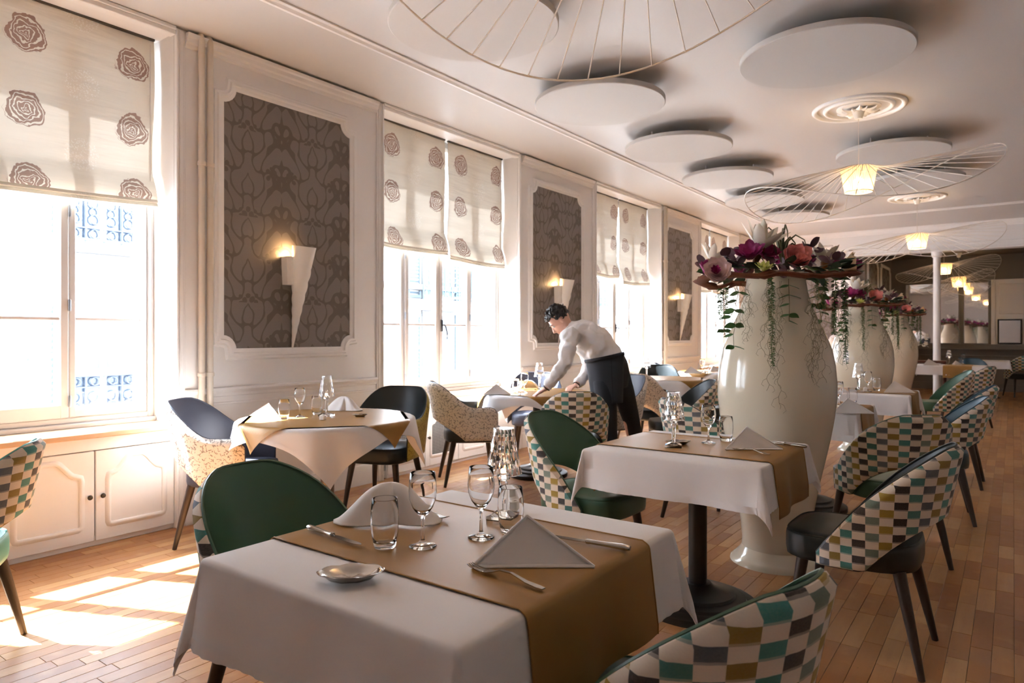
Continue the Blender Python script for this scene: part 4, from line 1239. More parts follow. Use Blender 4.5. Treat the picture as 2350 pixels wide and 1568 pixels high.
for i, (px, y0, y1, dd) in enumerate([(1770, 636, 842, -.29), (1917, 640, 770, -.1), (1938, 636, 836, -.06), (1654, 662, 735, -.1), (1893, 640, 700, .1), (1665, 660, 716, .12), (1876, 640, 690, .25)]): pearls(px, y0, y1, dd, i)
def leafvine(px, y0, pts, dd, s=1.0):
    p0 = lp(px, y0, dd); P = [p0] + [lp(x, y, dd) for (x, y, _) in pts]
    o = MB().tube(P, .0018, 5).build('leafy_vine', M['tendril'], arr)
    for k, (x, y, w) in enumerate(pts):
        c = P[k + 1]
        for sgn in w:
            leaf('g', c, RIGHT * sgn + UP * -.25 + FWD * random.uniform(-.5, .5), o, s * random.uniform(.85, 1.1), random.uniform(-.8, .8))
leafvine(1810, 640, [(1810, 655, (-1, 1)), (1811, 678, (-1, 1)), (1812, 698, (-1,)), (1811, 722, (-1, 1)), (1811, 738, (1,))], -.30)
leafvine(1690, 655, [(1696, 672, (1, -1)), (1690, 690, (-1,)), (1686, 712, (1, -1)), (1676, 726, (-1,)), (1688, 745, (-1, 1)), (1683, 768, (-1,)), (1684, 795, (-1, 1))], -.18)
leafvine(1880, 650, [(1878, 660, (-1, 1)), (1880, 680, (-1, 1)), (1874, 700, (-1, 1)), (1882, 716, (-1, 1)), (1886, 736, (1, -1))], -.12, 1.1)
leafvine(1660, 660, [(1660, 690, (-1,)), (1664, 735, (1,)), (1662, 758, (-1, 1))], .05, .8)
def tendrils(px, y0, y1, dd, n, seed, w=10):
    rnd = random.Random(seed)
    mb = MB()
    for k in range(n):
        x = px + rnd.uniform(-w, w); y = y0; pts = []; d0 = dd + rnd.uniform(-.03, .03)
        yend = y0 + (y1 - y0) * rnd.uniform(.45, 1); ph = rnd.uniform(0, 6); st = 7
        while y < yend:
            pts.append(lp(x + 3.5 * math.sin(y * .16 + ph), y, d0)); y += st; x += rnd.uniform(-2.6, 2.6)
        if len(pts) < 3: continue
        mb.tube(pts, .0009, 4, cap=False)
        for j in range(2, len(pts) - 1, 2):
            s_ = rnd.choice((-1, 1)); L = rnd.uniform(.015, .045)
            q = pts[j]; mb.tube([q, q + RIGHT * s_ * L * .6 - UP * L * .3, q + RIGHT * s_ * L * .9 - UP * L, q + RIGHT * s_ * L * .5 - UP * L * 1.3], .0007, 4, cap=False)
    o = mb.build('curly_tendrils', M['tendril'], arr, None); o['kind'] = 'stuff'
tendrils(1716, 650, 790, -.18, 5, 1); tendrils(1758, 645, 950, -.33, 5, 2, 14); tendrils(1872, 655, 930, -.3, 7, 3, 14); tendrils(1652, 668, 860, .05, 7, 4, 14); tendrils(1788, 645, 850, -.33, 2, 5); tendrils(1930, 650, 850, .0, 6, 6, 12); tendrils(1690, 660, 760, .0, 5, 7, 8)
for (x, y), lb in zip(VS[1:], ['flower wreath with trailing strands on the second vase', 'flower wreath on the farthest vase']): dup(arr, (x, y, 1.60), 0, lb)

# ------------------------------------------------------------------ table settings
ZT_ = TOP + .0055
def wine_glass():
    t = thing('wine_glass', '', 'glass', group='wine glasses')
    o = [(0, .0), (.033, 0), (.034, .002), (.03, .004), (.012, .009), (.0045, .018), (.0036, .04), (.0036, .062), (.0055, .072), (.014, .080), (.025, .095), (.0325, .115), (.0345, .135), (.033, .158), (.0305, .18), (.0297, .1806), (.029, .18), (.0318, .158), (.0333, .135), (.0313, .115), (.0238, .0965), (.012, .083), (0, .079)]
    MB().lathe(o, 40).build('bowl_and_stem', M['glass'], t, 180)
    return t
def tumbler():
    t = thing('tumbler', '', 'glass', group='water tumblers')
    o = [(0, 0), (.024, 0), (.0265, .004), (.0315, .03), (.0345, .06), (.0335, .09), (.0305, .118), (.0298, .119), (.0291, .118), (.0321, .09), (.033, .06), (.030, .03), (.0255, .016), (.02, .0125), (0, .0115)]
    MB().lathe(o, 40).build('glass_body', M['glass'], t, 180)
    return t
def crystal_lamp():
    t = thing('crystal_lamp', '', 'table lamp', group='crystal table lamps')
    b = .037
    mb = MB().add([(-b, -b, 0), (b, -b, 0), (b, b, 0), (-b, b, 0), (-b, -b, .011), (b, -b, .011), (b, b, .011), (-b, b, .011), (-.011, -.011, .021), (.011, -.011, .021), (.011, .011, .021), (-.011, .011, .021)],
                  [(3, 2, 1, 0), (0, 1, 5, 4), (1, 2, 6, 5), (2, 3, 7, 6), (3, 0, 4, 7), (4, 5, 9, 8), (5, 6, 10, 9), (6, 7, 11, 10), (7, 4, 8, 11), (8, 9, 10, 11)])
    mb.build('lamp_base', M['crystal'], t, None)
    MB().lathe([(0, .0212), (.008, .0212), (.0085, .04), (.011, .085), (.012, .1), (.009, .106), (.018, .112), (.02, .12), (.014, .128), (0, .129)], 8).build('stem', M['crystal'], t, None)
    n = 18; rows = 3; V = []; Fs = []
    for j in range(rows * 2 + 1):
        f = j / (rows * 2); R = .052 - .023 * f; z = .126 + .128 * f
        for k in range(n):
            a = 2 * PI * (k + (.5 if j % 2 else 0)) / n
            q = 1.0 if j % 2 == 0 else .965
            V.append((R * q * math.cos(a), R * q * math.sin(a), z))
    m = rows * 2 + 1
    for j in range(m - 1):
        for k in range(n):
            a, b_, c, d = j * n + k, j * n + (k + 1) % n, (j + 1) * n + k, (j + 1) * n + (k + 1) % n
            if j % 2 == 0: Fs += [(a, b_, c), (b_, d, c)]
            else: Fs += [(a, b_, d), (a, d, c)]
    o = len(V)
    for z, R in ((.126, .0475), (.254, .0255)):
        for k in range(n): V.append((R * math.cos(2 * PI * k / n), R * math.sin(2 * PI * k / n), z))
    for k in range(n):
        k2 = (k + 1) % n
        Fs += [(k2, k, o + k, o + k2), (o + k, o + n + k, o + n + k2, o + k2), ((m - 1) * n + k, (m - 1) * n + k2, o + n + k2, o + n + k)]
    MB().add(V, Fs).build('faceted_shade', M['crystal'], t, None)
    MB().lathe([(0, .251), (.0255, .251), (.0255, .2535), (0, .2535)], 16).build('shade_cap', M['crystal'], t, None)
    MB().lathe([(0, .130), (.005, .130), (.005, .138), (.002, .142), (0, .142)], 10).build('led', M['small_bulb'], t)
    return t
def knife():
    t = thing('knife', '', 'knife', group='table knives')
    hp = [(0, -.115), (.006, -.1145), (.0085, -.108), (.0085, -.09), (.0068, -.05), (.0062, -.012), (.0075, -.008), (.0075, -.002), (.0055, 0), (0, 0)]
    MB().lathe(hp, 14, ax=Matrix.Translation((0, 0, .0085)) @ Matrix.Rotation(-PI / 2, 4, 'X') @ Matrix.Diagonal((1, .85, 1, 1))).build('handle', M['silver'], t)
    n = 12; V = []
    for k in range(n + 1):
        f = k / n; y = f * .115; w1 = .0095 * (1 if f < .75 else math.cos((f - .75) / .25 * 1.45)); w0 = -.0075 * (1 if f > .1 else .5 + f * 5)
        for z in (.0062, .0080): V += [(w0 * (1 if f < .9 else (1 - f) * 10 * .8 + .2), y, z), (w1, y, (z if z > .007 else .0068))]
    Fs = []
    for k in range(n):
        a, b = 4 * k, 4 * k + 4
        Fs += [(a, a + 1, b + 1, b), (a + 2, b + 2, b + 3, a + 3), (a, b, b + 2, a + 2), (a + 1, a + 3, b + 3, b + 1)]
    Fs += [(0, 2, 3, 1), (4 * n, 4 * n + 1, 4 * n + 3, 4 * n + 2)]
    MB().add(V, Fs).build('blade', M['silver'], t, 40)
    return t
def fork():
    t = thing('fork', '', 'fork', group='table forks')
    prof = [(-.105, .0055, .0045), (-.09, .0075, .005), (-.06, .0055, .0075), (-.02, .0036, .0165), (.012, .0036, .0155), (.03, .006, .0085), (.045, .0105, .005), (.058, .0115, .0045)]
    V = []; Fs = []
    for (y, w, z) in prof: V += [(-w, y, z), (w, y, z), (w, y, z + .0022), (-w, y, z + .0022)]
    for k in range(len(prof) - 1):
        a, b = 4 * k, 4 * k + 4
        for i in range(4): Fs.append((a + i, a + (i + 1) % 4, b + (i + 1) % 4, b + i))
    m = 4 * (len(prof) - 1); Fs += [(3, 2, 1, 0), (m, m + 1, m + 2, m + 3)]
    MB().add(V, Fs).build('handle', M['silver'], t, 50)
    for k in range(4):
        x = -.0087 + k * .0058
        MB().tube([(x, .055, .0056), (x * .98, .075, .0058), (x * .95, .095, .0085), (x * .92, .103, .0115)], [.0019, .0018, .0016, .0008], 6).build('tine', M['silver'], t)
    return t
def dish():
    t = thing('ashtray_dish', '', 'dish', group='small silver dishes')
    n = 64; prof = [(0, .003), (.5, .003), (.62, .005), (.78, .013), (.95, .0175), (1.0, .0172), (.99, .0158), (.8, .010), (.64, .001), (.5, 0), (0, 0)]
    V = []; m = len(prof)
    for (r, z) in prof:
        for k in range(n):
            a = 2 * PI * k / n; q = 1 + .035 * abs(math.cos(4 * a)) * r
            V.append((.068 * r * q * math.cos(a), .045 * r * q * math.sin(a), z + .002 * abs(math.cos(4 * a)) * r))
    MB().add(V, [(j * n + k, j * n + (k + 1) % n, (j + 1) * n + (k + 1) % n, (j + 1) * n + k) for j in range(m - 1) for k in range(n)]).build('dish_body', M['silver'], t, 60)
    return t
def napkin(kind):
    t = thing('napkin', '', 'napkin', group='folded linen napkins')
    mb = MB()
    if kind == 'tent':
        A, B, C, D = Vector((-.13, -.03, .002)), Vector((.14, -.035, .002)), Vector((-.005, .03, .098)), Vector((.0, .12, .002))
        def tri(P, Q, R, bulge):
            n = (Q - P).cross(R - P).normalized()
            def f(a, b):
                q = P.lerp(Q, a); p = q.lerp(R, b)
                k = a * (1 - a) * (1 - b) * 4
                return p + n * bulge * k * (.5 + b)
            mb.grid(f, 10, 10)
        tri(A, B, C, -.010); tri(B, D, C, .006); tri(D, A, C, .006)
        lo = [Vector((-.128, -.026, .0)), Vector((.138, -.031, .0)), Vector((.0, .116, .0))]
        mb.add([p + UP * .001 for p in lo], [(0, 1, 2)])
        mb.tube([A, A.lerp(B, .5) + Vector((0, .0, .001)), B], .0035, 6); mb.tube([A, A.lerp(C, .5), C], .0025, 6); mb.tube([B, B.lerp(C, .5), C], .0025, 6)
    else:
        def f(a, b):
            th = -.35 + a * (PI + .7)
            q = abs(math.cos(th))
            Rr = .055 + .085 * q ** 2.2 + .012 * math.sin(th * 5 + 1)
            H = .098
            z = H * math.cos(b * PI / 2) ** (.8 + .9 * q) + .003
            z += .012 * math.sin(th * 3 + .5) * b * (1 - b) * 2
            return Vector((Rr * math.cos(th) * b ** .85 * 1.05, (Rr * math.sin(th) * 1.2 + .01) * b ** .8 - .02, z))
        mb.grid(f, 22, 22)
    o = mb.build('folded_linen', M['napkin'], t, 60)
    m = o.modifiers.new('thickness', 'SOLIDIFY'); m.thickness = .003; m.offset = 1 if kind != 'tent' else 0
    return t
def pot():
    t = thing('salt_pot', '', 'pot', group='small white pots')
    MB().bbox(-.016, .016, -.016, .016, 0, .03, .004).build('pot_body', M['ceramic'], t)
    MB().lathe([(0, .0301), (.009, .0301), (.009, .033), (.003, .035), (0, .035)], 14).build('pot_lid', M['ceramic'], t)
    return t
PROTO = {'wine': wine_glass(), 'tumbler': tumbler(), 'lamp': crystal_lamp(), 'knife': knife(), 'fork': fork(), 'dish': dish(), 'tent': napkin('tent'), 'roll': napkin('roll'), 'pot': pot()}
taken = set()
def setp(kind, px, py, rz, label, z=None, scale=None):
    p = at(px, py, ZT_); p.z = ZT_ if z is None else z
    r = PROTO[kind]
    if kind not in taken:
        taken.add(kind); r.location = p; r.rotation_euler = (0, 0, rz); r['label'] = label
        if scale: r.scale = (scale,) * 3
        return r
    return dup(r, p, rz, label, scale=scale)
def between(p, q): a, b = at(*p), at(*q); d = b - a; return head(d.x, d.y)
# foreground table
setp('wine', 970, 1254, 0, 'wine glass standing left on the foreground table, beside a tumbler')
setp('wine', 1104, 1234, 0, 'wine glass beside the crystal lamp on the foreground table')
setp('tumbler', 883, 1256, 0, 'water tumbler at the left of the foreground table, near the knife')
setp('tumbler', 1172, 1222, 0, 'water tumbler behind the triangular napkin on the foreground table')
setp('lamp', 1156, 1190, .25, 'crystal lamp on the foreground table')
setp('knife', 765, 1236, between((697, 1212), (835, 1258)), 'silver knife at the left end of the foreground runner')
setp('knife', 1345, 1250, between((1410, 1262), (1280, 1240)), 'silver knife lying behind the triangular napkin on the foreground table')
setp('fork', 1158, 1330, between((1243, 1357), (1062, 1300)), 'silver fork in front of the triangular napkin on the foreground table')
setp('fork', 975, 1180, between((940, 1165), (1000, 1184)), 'fork tucked behind the draped napkin on the foreground table')
setp('dish', 805, 1330, YAW + .15, 'scalloped silver dish on the foreground tablecloth')
setp('tent', 1216, 1292, YAW + .03, 'triangular folded napkin on the foreground table')
setp('roll', 898, 1196, YAW + PI + .1, 'draped napkin behind the left tumbler on the foreground table')
setp('pot', 1182, 1172, .3, 'small white pot behind the tumbler on the foreground table')
# second square table
setp('lamp', 1546, 1026, .35, 'crystal lamp on the table in front of the nearest vase')
setp('dish', 1556, 1020, YAW + .2, 'small silver dish behind the lamp base on the second square table', scale=.9)
setp('wine', 1626, 1017, 0, 'wine glass on the table in front of the nearest vase')
setp('tumbler', 1666, 1012, 0, 'tumbler on the table in front of the nearest vase')
setp('tent', 1722, 1030, YAW + .05, 'triangular napkin on the table in front of the nearest vase', scale=.95)
setp('fork', 1718, 1038, between((1772, 1046), (1663, 1028)), 'fork leaning by the napkin on the second square table')
setp('knife', 1800, 1022, between((1822, 1026), (1778, 1019)), 'knife behind the napkin on the second square table')
# round table by the nearest panel
setp('tent', 612, 955, YAW - .3, 'sunlit white napkin on the nearest round table', scale=.8)
setp('tumbler', 652, 962, 0, 'tumbler beside the sunlit napkin on the nearest round table')
setp('wine', 688, 957, 0, 'wine glass on the nearest round table')
setp('tumbler', 727, 951, 0, 'tumbler beside the crystal lamp on the nearest round table')
setp('lamp', 749, 955, .2, 'crystal lamp on the nearest round table')
setp('pot', 741, 964, .4, 'small white pot before the lamp on the nearest round table')
setp('roll', 790, 942, YAW + PI, 'draped grey looking napkin right of the lamp on the nearest round table', scale=.9)
setp('dish', 826, 956, YAW, 'silver dish at the right of the nearest round table', scale=.7)
# waiter's table
setp('tent', 1140, 905, YAW, 'grey shaded napkin at the left of the waiter\'s table', scale=.85)
setp('tumbler', 1184, 900, 0, 'left tumbler on the waiter\'s table'); setp('wine', 1204, 902, 0, 'wine glass on the waiter\'s table'); setp('tumbler', 1196, 906, 0, 'tumbler in front of the wine glass on the waiter\'s table')
setp('lamp', 1238, 896, .2, 'lit crystal lamp beside the waiter\'s hand'); setp('roll', 1213, 893, .8, 'draped napkin behind the glasses on the waiter\'s table', scale=.8)
# round tables behind
setp('lamp', 1484, 868, .2, 'crystal lamp on the round table behind the waiter'); setp('pot', 1466, 872, .3, 'white pot beside the far crystal lamp behind the waiter'); setp('dish', 1487, 876, YAW, 'small dish on the round table behind the waiter', scale=.8)
setp('tent', 1587, 857, YAW, 'white napkin on the far round table near the white armchair', scale=.9); setp('wine', 1612, 855, 0, 'wine glass on the far round table'); setp('tumbler', 1622, 857, 0, 'tumbler on the far round table'); setp('tent', 1640, 852, YAW + .5, 'second napkin on the far round table, beside the vase', scale=.8)
# tables right of the vases
setp('tent', 1952, 948, YAW - .1, 'white napkin right of the nearest vase', scale=.95); setp('wine', 1924, 934, 0, 'wine glass peeking out right of the nearest vase'); setp('tumbler', 1938, 930, 0, 'left tumbler peeking out right of the nearest vase'); setp('tumbler', 1956, 927, 0, 'right tumbler peeking out right of the nearest vase')
setp('lamp', 1970, 898, .2, 'lit crystal lamp in front of the second vase'); setp('pot', 1986, 897, .3, 'white pot beside the lamp in front of the second vase'); setp('wine', 1992, 899, 0, 'wine glass in front of the second vase'); setp('tumbler', 2012, 897, 0, 'tumbler in front of the second vase'); setp('tent', 2058, 901, YAW, 'white napkin in front of the second vase')
setp('lamp', 2178, 838, .2, 'lit crystal lamp on the far table'); setp('tent', 2134, 838, YAW, 'white napkin on the far table'); setp('tent', 2196, 837, YAW + .4, 'second white napkin on the far table right of its lamp', scale=.7); setp('tumbler', 2204, 836, 0, 'tumbler on the far table'); setp('wine', 2210, 836, 0, 'wine glass on the far table')

# ------------------------------------------------------------------ rear bay
def wall_mirror(x0, x1, label):
    t = thing('wall_mirror', label, 'mirror', (0, YF, 0), 0)
    MB().box(x0, x1, -.02, -.005, 1.07, 2.46).build('mirror_glass', M['mirror'], t, None)
    f = MB()
    f.bbox(x0 - .03, x0 + .012, -.04, 0, 1.05, 2.49, .005).bbox(x1 - .012, x1 + .03, -.04, 0, 1.05, 2.49, .005).bbox(x0 + .012, x1 - .012, -.04, 0, 2.45, 2.49, .005)
    f.build('mirror_frame', M['grey_paint'], t, 30)
wall_mirror(-2.07, -1.0, 'wide mirror on the rear wall behind the column'); wall_mirror(-.92, -.44, 'narrow mirror on the rear wall right of the column')
struct(MB().bbox(-2.36, XR, YF - .12, YF, .93, 1.05, .01).bbox(-2.36, XR, YF - .03, YF, .76, .8, .005).bbox(-2.36, XR, YF - .03, YF, 0, .16, .005).build('trim_20', M['grey_paint'], None, 30), 'grey ledge and dado along the rear wall')
struct(MB().bbox(-.40, 1.4, YF - .05, YF, 1.05, 2.5, .005).bbox(-.40, -.32, YF - .07, YF, 1.05, 2.5, .005).bbox(-.25, .2, YF - .065, YF, 1.72, 2.4, .01).build('trim_21', M['trim'], None, 30), 'cream boarding at the right of the rear wall mirrors')
t = thing('framed_mirror', 'small black framed mirror at the right picture edge', 'mirror', (0, YF - .05, 0))
MB().box(-.25, .13, -.03, -.015, 1.09, 1.58).build('mirror_glass', M['mirror'], t, None)
MB().bbox(-.28, -.25, -.045, 0, 1.06, 1.61, .004).bbox(.13, .16, -.045, 0, 1.06, 1.61, .004).bbox(-.25, .13, -.045, 0, 1.58, 1.61, .004).bbox(-.25, .13, -.045, 0, 1.06, 1.09, .004).build('mirror_frame', M['black_frame'], t, 30)
t = thing('column', 'slim white round column at the rear opening', 'column', (-1.14, YE + .12, 0))
MB().lathe([(.063, .1), (.06, 2.7)], 28).build('shaft', M['trim'], t); MB().lathe([(.09, 0), (.09, .05), (.075, .1), (0, .1)], 28).build('column_base', M['trim'], t); MB().lathe([(0, 2.7), (.075, 2.7), (.09, 2.75), (.09, 2.80), (0, 2.8)], 28).build('capital', M['trim'], t)
# console with a white blossom branch
cx, cy = -1.32, 14.42
t = thing('console_table', 'narrow mahogany console behind the far table', 'table', (cx, cy, 0))
MB().bbox(-.36, .36, -.14, .14, .76, .80, .006).build('console_top', M['tray_wood'], t)
for sx in (-1, 1):
    for sy in (-1, 1): MB().tube([(sx * .33, sy * .115, .76), (sx * .33, sy * .115, 0)], [.022, .014], 10).build('leg', M['tray_wood'], t)
t = thing('blossom_branch', 'white blossom branch in a small pot before the rear wall', 'plant', (cx - .15, cy, .80))
MB().lathe([(0, 0), (.045, 0), (.06, .06), (.055, .08), (0, .075)], 20).build('plant_pot', M['ceramic'], t)
MB().tube([(0, 0, .07), (-.02, 0, .16), (.05, 0, .27), (.12, .01, .38), (.2, 0, .46)], [.012, .011, .009, .007, .004], 8).tube([(.05, 0, .27), (.16, .03, .3), (.24, .02, .24)], [.007, .005, .003], 6).build('branch', M['plaster'], t)
rnd = random.Random(4)
for k in range(14):
    f = k / 13; c = Vector((.02 + .2 * rnd.random(), rnd.uniform(-.04, .04), .2 + .28 * rnd.random()))
    o = bloom(UP + NEAR * .6, [(5, .035, .016, 1.3, .2)], 60 + k).build('blossom', M['petal_white'], t, 60); o.location = c

# ------------------------------------------------------------------ street outside
struct(MB().box(-40, -5.0, -30, 70, -4.3, -4.2).build('floor', M['street'], None, None), 'pale street below the windows')
FX = -11.0
bd = thing('opposite_building', 'bright white townhouse across the street with shutters and balconies', 'building', (FX, 0, -4.2))
def fz(z): return z + 4.2
MB().box(-.8, 0, -12, 46, 0, fz(8.0)).build('facade_wall', M['facade'], bd, None)
MB().bbox(0, .12, -12, 46, fz(2.28), fz(2.42), .02).build('string_course', M['stone'], bd)
MB().bbox(0, .3, -12, 46, fz(7.7), fz(8.0), .02).build('cornice', M['stone'], bd)
def far_window(yc, z0, z1, w=.95, shut=True):
    t = MB().bbox(-.02, .05, yc - w / 2 - .09, yc + w / 2 + .09, z0 - .08, z1 + .09, .01).build('window_surround', M['stone'], bd)
    for s_ in (-1, 1):
        y0, y1 = sorted((yc, yc + s_ * w / 2)); h = z1 - z0
        for k in range(3):
            MB().box(.052, .056, y0 + .05, y1 - .05, z0 + .06 + k * h / 3, z0 + (k + 1) * h / 3).build('pane', M['dark_glass'], t, None)
    fr = MB().bbox(.049, .08, yc - .04, yc + .04, z0 - .001, z1 + .001, .005)
    for k in range(4): fr.bbox(.0495, .071, yc - w / 2 + .006, yc + w / 2 - .006, z0 + k * (z1 - z0) / 3 - .02, z0 + k * (z1 - z0) / 3 + .03, .005)
    fr.bbox(.049, .077, yc - w / 2, yc - w / 2 + .05, z0 - .03, z1 + .04, .005).bbox(.049, .077, yc + w / 2 - .05, yc + w / 2, z0 - .03, z1 + .04, .005)
    fr.build('casement', M['facade'], t, 30)
    if shut:
        for s_ in (-1, 1):
            y0, y1 = sorted((yc + s_ * (w / 2 + .12), yc + s_ * (w + .08)))
            sh = MB().bbox(.02, .06, y0, y0 + .06, z0, z1, .004).bbox(.02, .06, y1 - .06, y1, z0, z1, .004)
            for (q0, q1) in ((z1 - .08, z1 - .003), (z0 + .003, z0 + .08), ((z0 + z1) / 2 - .04, (z0 + z1) / 2 + .04)): sh.bbox(.022, .058, y0 + .004, y1 - .004, q0, q1, .004)
            so = sh.build('shutter', M['shutter'], bd, 30)
            n = int((z1 - z0 - .16) / .085)
            sl = MB()
            for k in range(n):
                z = z0 + .1 + k * .085
                sl.add([(.025, y0 + .06, z), (.025, y1 - .06, z), (.05, y1 - .06, z + .05), (.05, y0 + .06, z + .05)], [(0, 1, 2, 3)])
            o = sl.build('louvre_slats', M['shutter'], so, None)
def balcony(y0, y1, z, mat, depth=.5):
    b = MB().bbox(0, depth, y0 - .1, y1 + .1, z - .14, z, .02).build('balcony_slab', M['stone'], bd)
    r = MB().bbox(depth - .06, depth - .02, y0, y1, z + .9, z + .95, .005).bbox(depth - .06, depth - .02, y0, y1, z + .04, z + .08, .005).bbox(depth - .055, depth - .025, y0, y1, z + .74, z + .76, .004).bbox(depth - .055, depth - .025, y0, y1, z + .22, z + .24, .004)
    n = int((y1 - y0) / .22)
    for k in range(n + 1):
        y = y0 + (y1 - y0) * k / n; r.box(depth - .05, depth - .03, y - .012, y + .012, z, z + .92)
        if k < n:
            ym = y + (y1 - y0) / n / 2
            for zc, rr in ((.15, .065), (.83, .06), (.36, .07), (.48, .055), (.6, .07)):
                r.tube([(depth - .04, ym + rr * math.cos(2 * PI * j / 12), z + zc + rr * math.sin(2 * PI * j / 12)) for j in range(12)], .011, 5, closed=True)
    r.build('railing', M[mat], b, 40)
for yc, rail in ((-3.2, 0), (.7, 0), (4.6, 2), (8.3, 0), (12.0, 1), (16.0, 0), (19.9, 1), (24, 0), (28.0, 1)):
    far_window(yc, fz(.2), fz(1.75)); far_window(yc, fz(2.62 if rail != 1 else 2.1), fz(4.5)); far_window(yc, fz(5.6), fz(7.1))
    if rail == 1: balcony(yc - .95, yc + .95, fz(2.05), 'iron_blue')
    if rail == 2: balcony(yc - .5, yc + .5, fz(2.6), 'iron', .14); balcony(yc - .5, yc + .5, fz(-.25), 'iron', .14)

# ------------------------------------------------------------------ the waiter
PX = .00383
per = thing('person', 'person in a white shirt and black apron bending over to set a round table', 'person', tuple(deep(1425, 1100, 5.99).xy) + (0,))
PO = per.location.copy()
def pp(px, py, D): return deep(px, py, D) - PO
def limb(mb, chain, n=16):
    # chain: (point, in-picture half thickness, depth half thickness)
    P = [c[0] for c in chain]; V = []; m = len(P)
    for i, (p, ra, rb) in enumerate(chain):
        t_ = (P[min(i + 1, m - 1)] - P[max(i - 1, 0)]).normalized()
        dp = (FWD - t_ * FWD.dot(t_)).normalized(); ip = t_.cross(dp).normalized()
        for k in range(n):
            a = 2 * PI * k / n; V.append(p + ip * ra * math.cos(a) + dp * rb * math.sin(a))
    Fs = [(j * n + k, j * n + (k + 1) % n, (j + 1) * n + (k + 1) % n, (j + 1) * n + k) for j in range(m - 1) for k in range(n)]
    Fs += [tuple(range(n - 1, -1, -1)), tuple((m - 1) * n + k for k in range(n))]
    mb.add(V, Fs); return mb
def fuse(o, vox, it=4, fac=.5):
    m = o.modifiers.new('fuse', 'REMESH'); m.mode = 'VOXEL'; m.voxel_size = vox; m.use_smooth_shade = True
    s_ = o.modifiers.new('soften', 'SMOOTH'); s_.iterations = it; s_.factor = fac
# bare body: head, neck, arms, hands, core
bodym = MB()
HC = pp(1284, 735, 6.0); th = math.radians(50)
hf = (-RIGHT * math.cos(th) - UP * math.sin(th)); hu = (-RIGHT * math.sin(th) + UP * math.cos(th)); hs = -FWD
HM = Matrix((hf, hs, hu)).transposed()
def hp(f, s_, u): return HC + hf * f + hs * s_ + hu * u
bodym.sphere(hp(-.008, 0, .02), 1, 20, (.096, .076, .098), HM)
bodym.sphere(hp(.03, 0, -.035), 1, 18, (.066, .058, .075), HM)
bodym.sphere(hp(.062, 0, -.088), 1, 14, (.03, .034, .03), HM)
bodym.sphere(hp(.075, 0, .022), 1, 12, (.02, .05, .018), HM)
limb(bodym, [(hp(.088, 0, .006), .008, .008), (hp(.102, 0, -.02), .011, .012), (hp(.112, 0, -.034), .013, .016), (hp(.095, 0, -.045), .01, .014)])
bodym.sphere(hp(.086, 0, -.062), 1, 10, (.016, .026, .009), HM); bodym.sphere(hp(.084, 0, -.074), 1, 10, (.015, .022, .009), HM)
for s_ in (-1, 1): bodym.sphere(hp(-.012, s_ * .076, -.012), 1, 12, (.02, .011, .033), HM)
limb(bodym, [(hp(-.03, 0, -.03), .05, .05), (pp(1300, 745, 6.0), .052, .052), (pp(1313, 756, 6.0), .058, .07)])
limb(bodym, [(pp(1312, 756, 6.0), .07, .12), (pp(1345, 776, 6.0), .10, .14), (pp(1385, 815, 6.0), .10, .12), (pp(1400, 860, 6.0), .11, .14)])
NA = [(1310, 764, 5.84), (1297, 835, 5.70), (1253, 892, 5.74)]; FA = [(1326, 772, 6.17), (1358, 838, 6.30), (1322, 885, 6.12)]
for ch in (NA, FA):
    q = [pp(*c) for c in ch]; limb(bodym, [(q[0], .05, .05), (q[0].lerp(q[1], .5), .045, .045), (q[1], .04, .04), (q[1].lerp(q[2], .4), .038, .038), (q[2], .026, .03)])
for ch, ank in (((1388, 862, 5.94), (1398, 1075, 5.9)), ((1422, 856, 6.08), (1466, 1066, 6.16))):
    limb(bodym, [(pp(*ch), .09, .09), (pp(*ch).lerp(pp(*ank), .5), .06, .06), (pp(*ank), .042, .042)])
def hand(wr, dirv, up, thumb_side, curl):
    dirv = dirv.normalized(); sd = dirv.cross(up).normalized() * thumb_side; up = sd.cross(dirv) * thumb_side
    up = Vector(up).normalized()
    pc = wr + dirv * .05
    Mx = Matrix((dirv, sd, up)).transposed()
    bodym.sphere(pc, 1, 14, (.054, .042, .016), Mx)
    limb(bodym, [(wr - dirv * .02, .024, .024), (wr + dirv * .02, .022, .024)], 10)
    for k, (L, o) in enumerate(((.07, .031), (.08, .011), (.075, -.010), (.058, -.029))):
        b = pc + dirv * .036 + sd * o
        c1 = b + dirv * L * .45 - up * L * .10 * curl; c2 = c1 + dirv * L * .30 - up * L * .28 * curl; c3 = c2 + dirv * L * .16 - up * L * .32 * curl
        bodym.tube([b - dirv * .015, b, c1, c2, c3], [.0095, .0098, .0092, .0085, .0065], 8)
    b = wr + dirv * .025 + sd * .032
    bodym.tube([b - sd * .02, b, b + sd * .024 + dirv * .025, b + sd * .03 + dirv * .05 - up * .008], [.012, .0125, .0105, .0075], 8)
wn, wf_ = pp(*NA[2]), pp(*FA[2])
hand(wn, (pp(1232, 904, 5.72) - wn), UP, 1, .9)
hand(wf_, (pp(1303, 891, 6.0) - wf_), UP, -1, .8)
bo = bodym.build('body', M['skin'], per, 180); fuse(bo, .0055, 3)
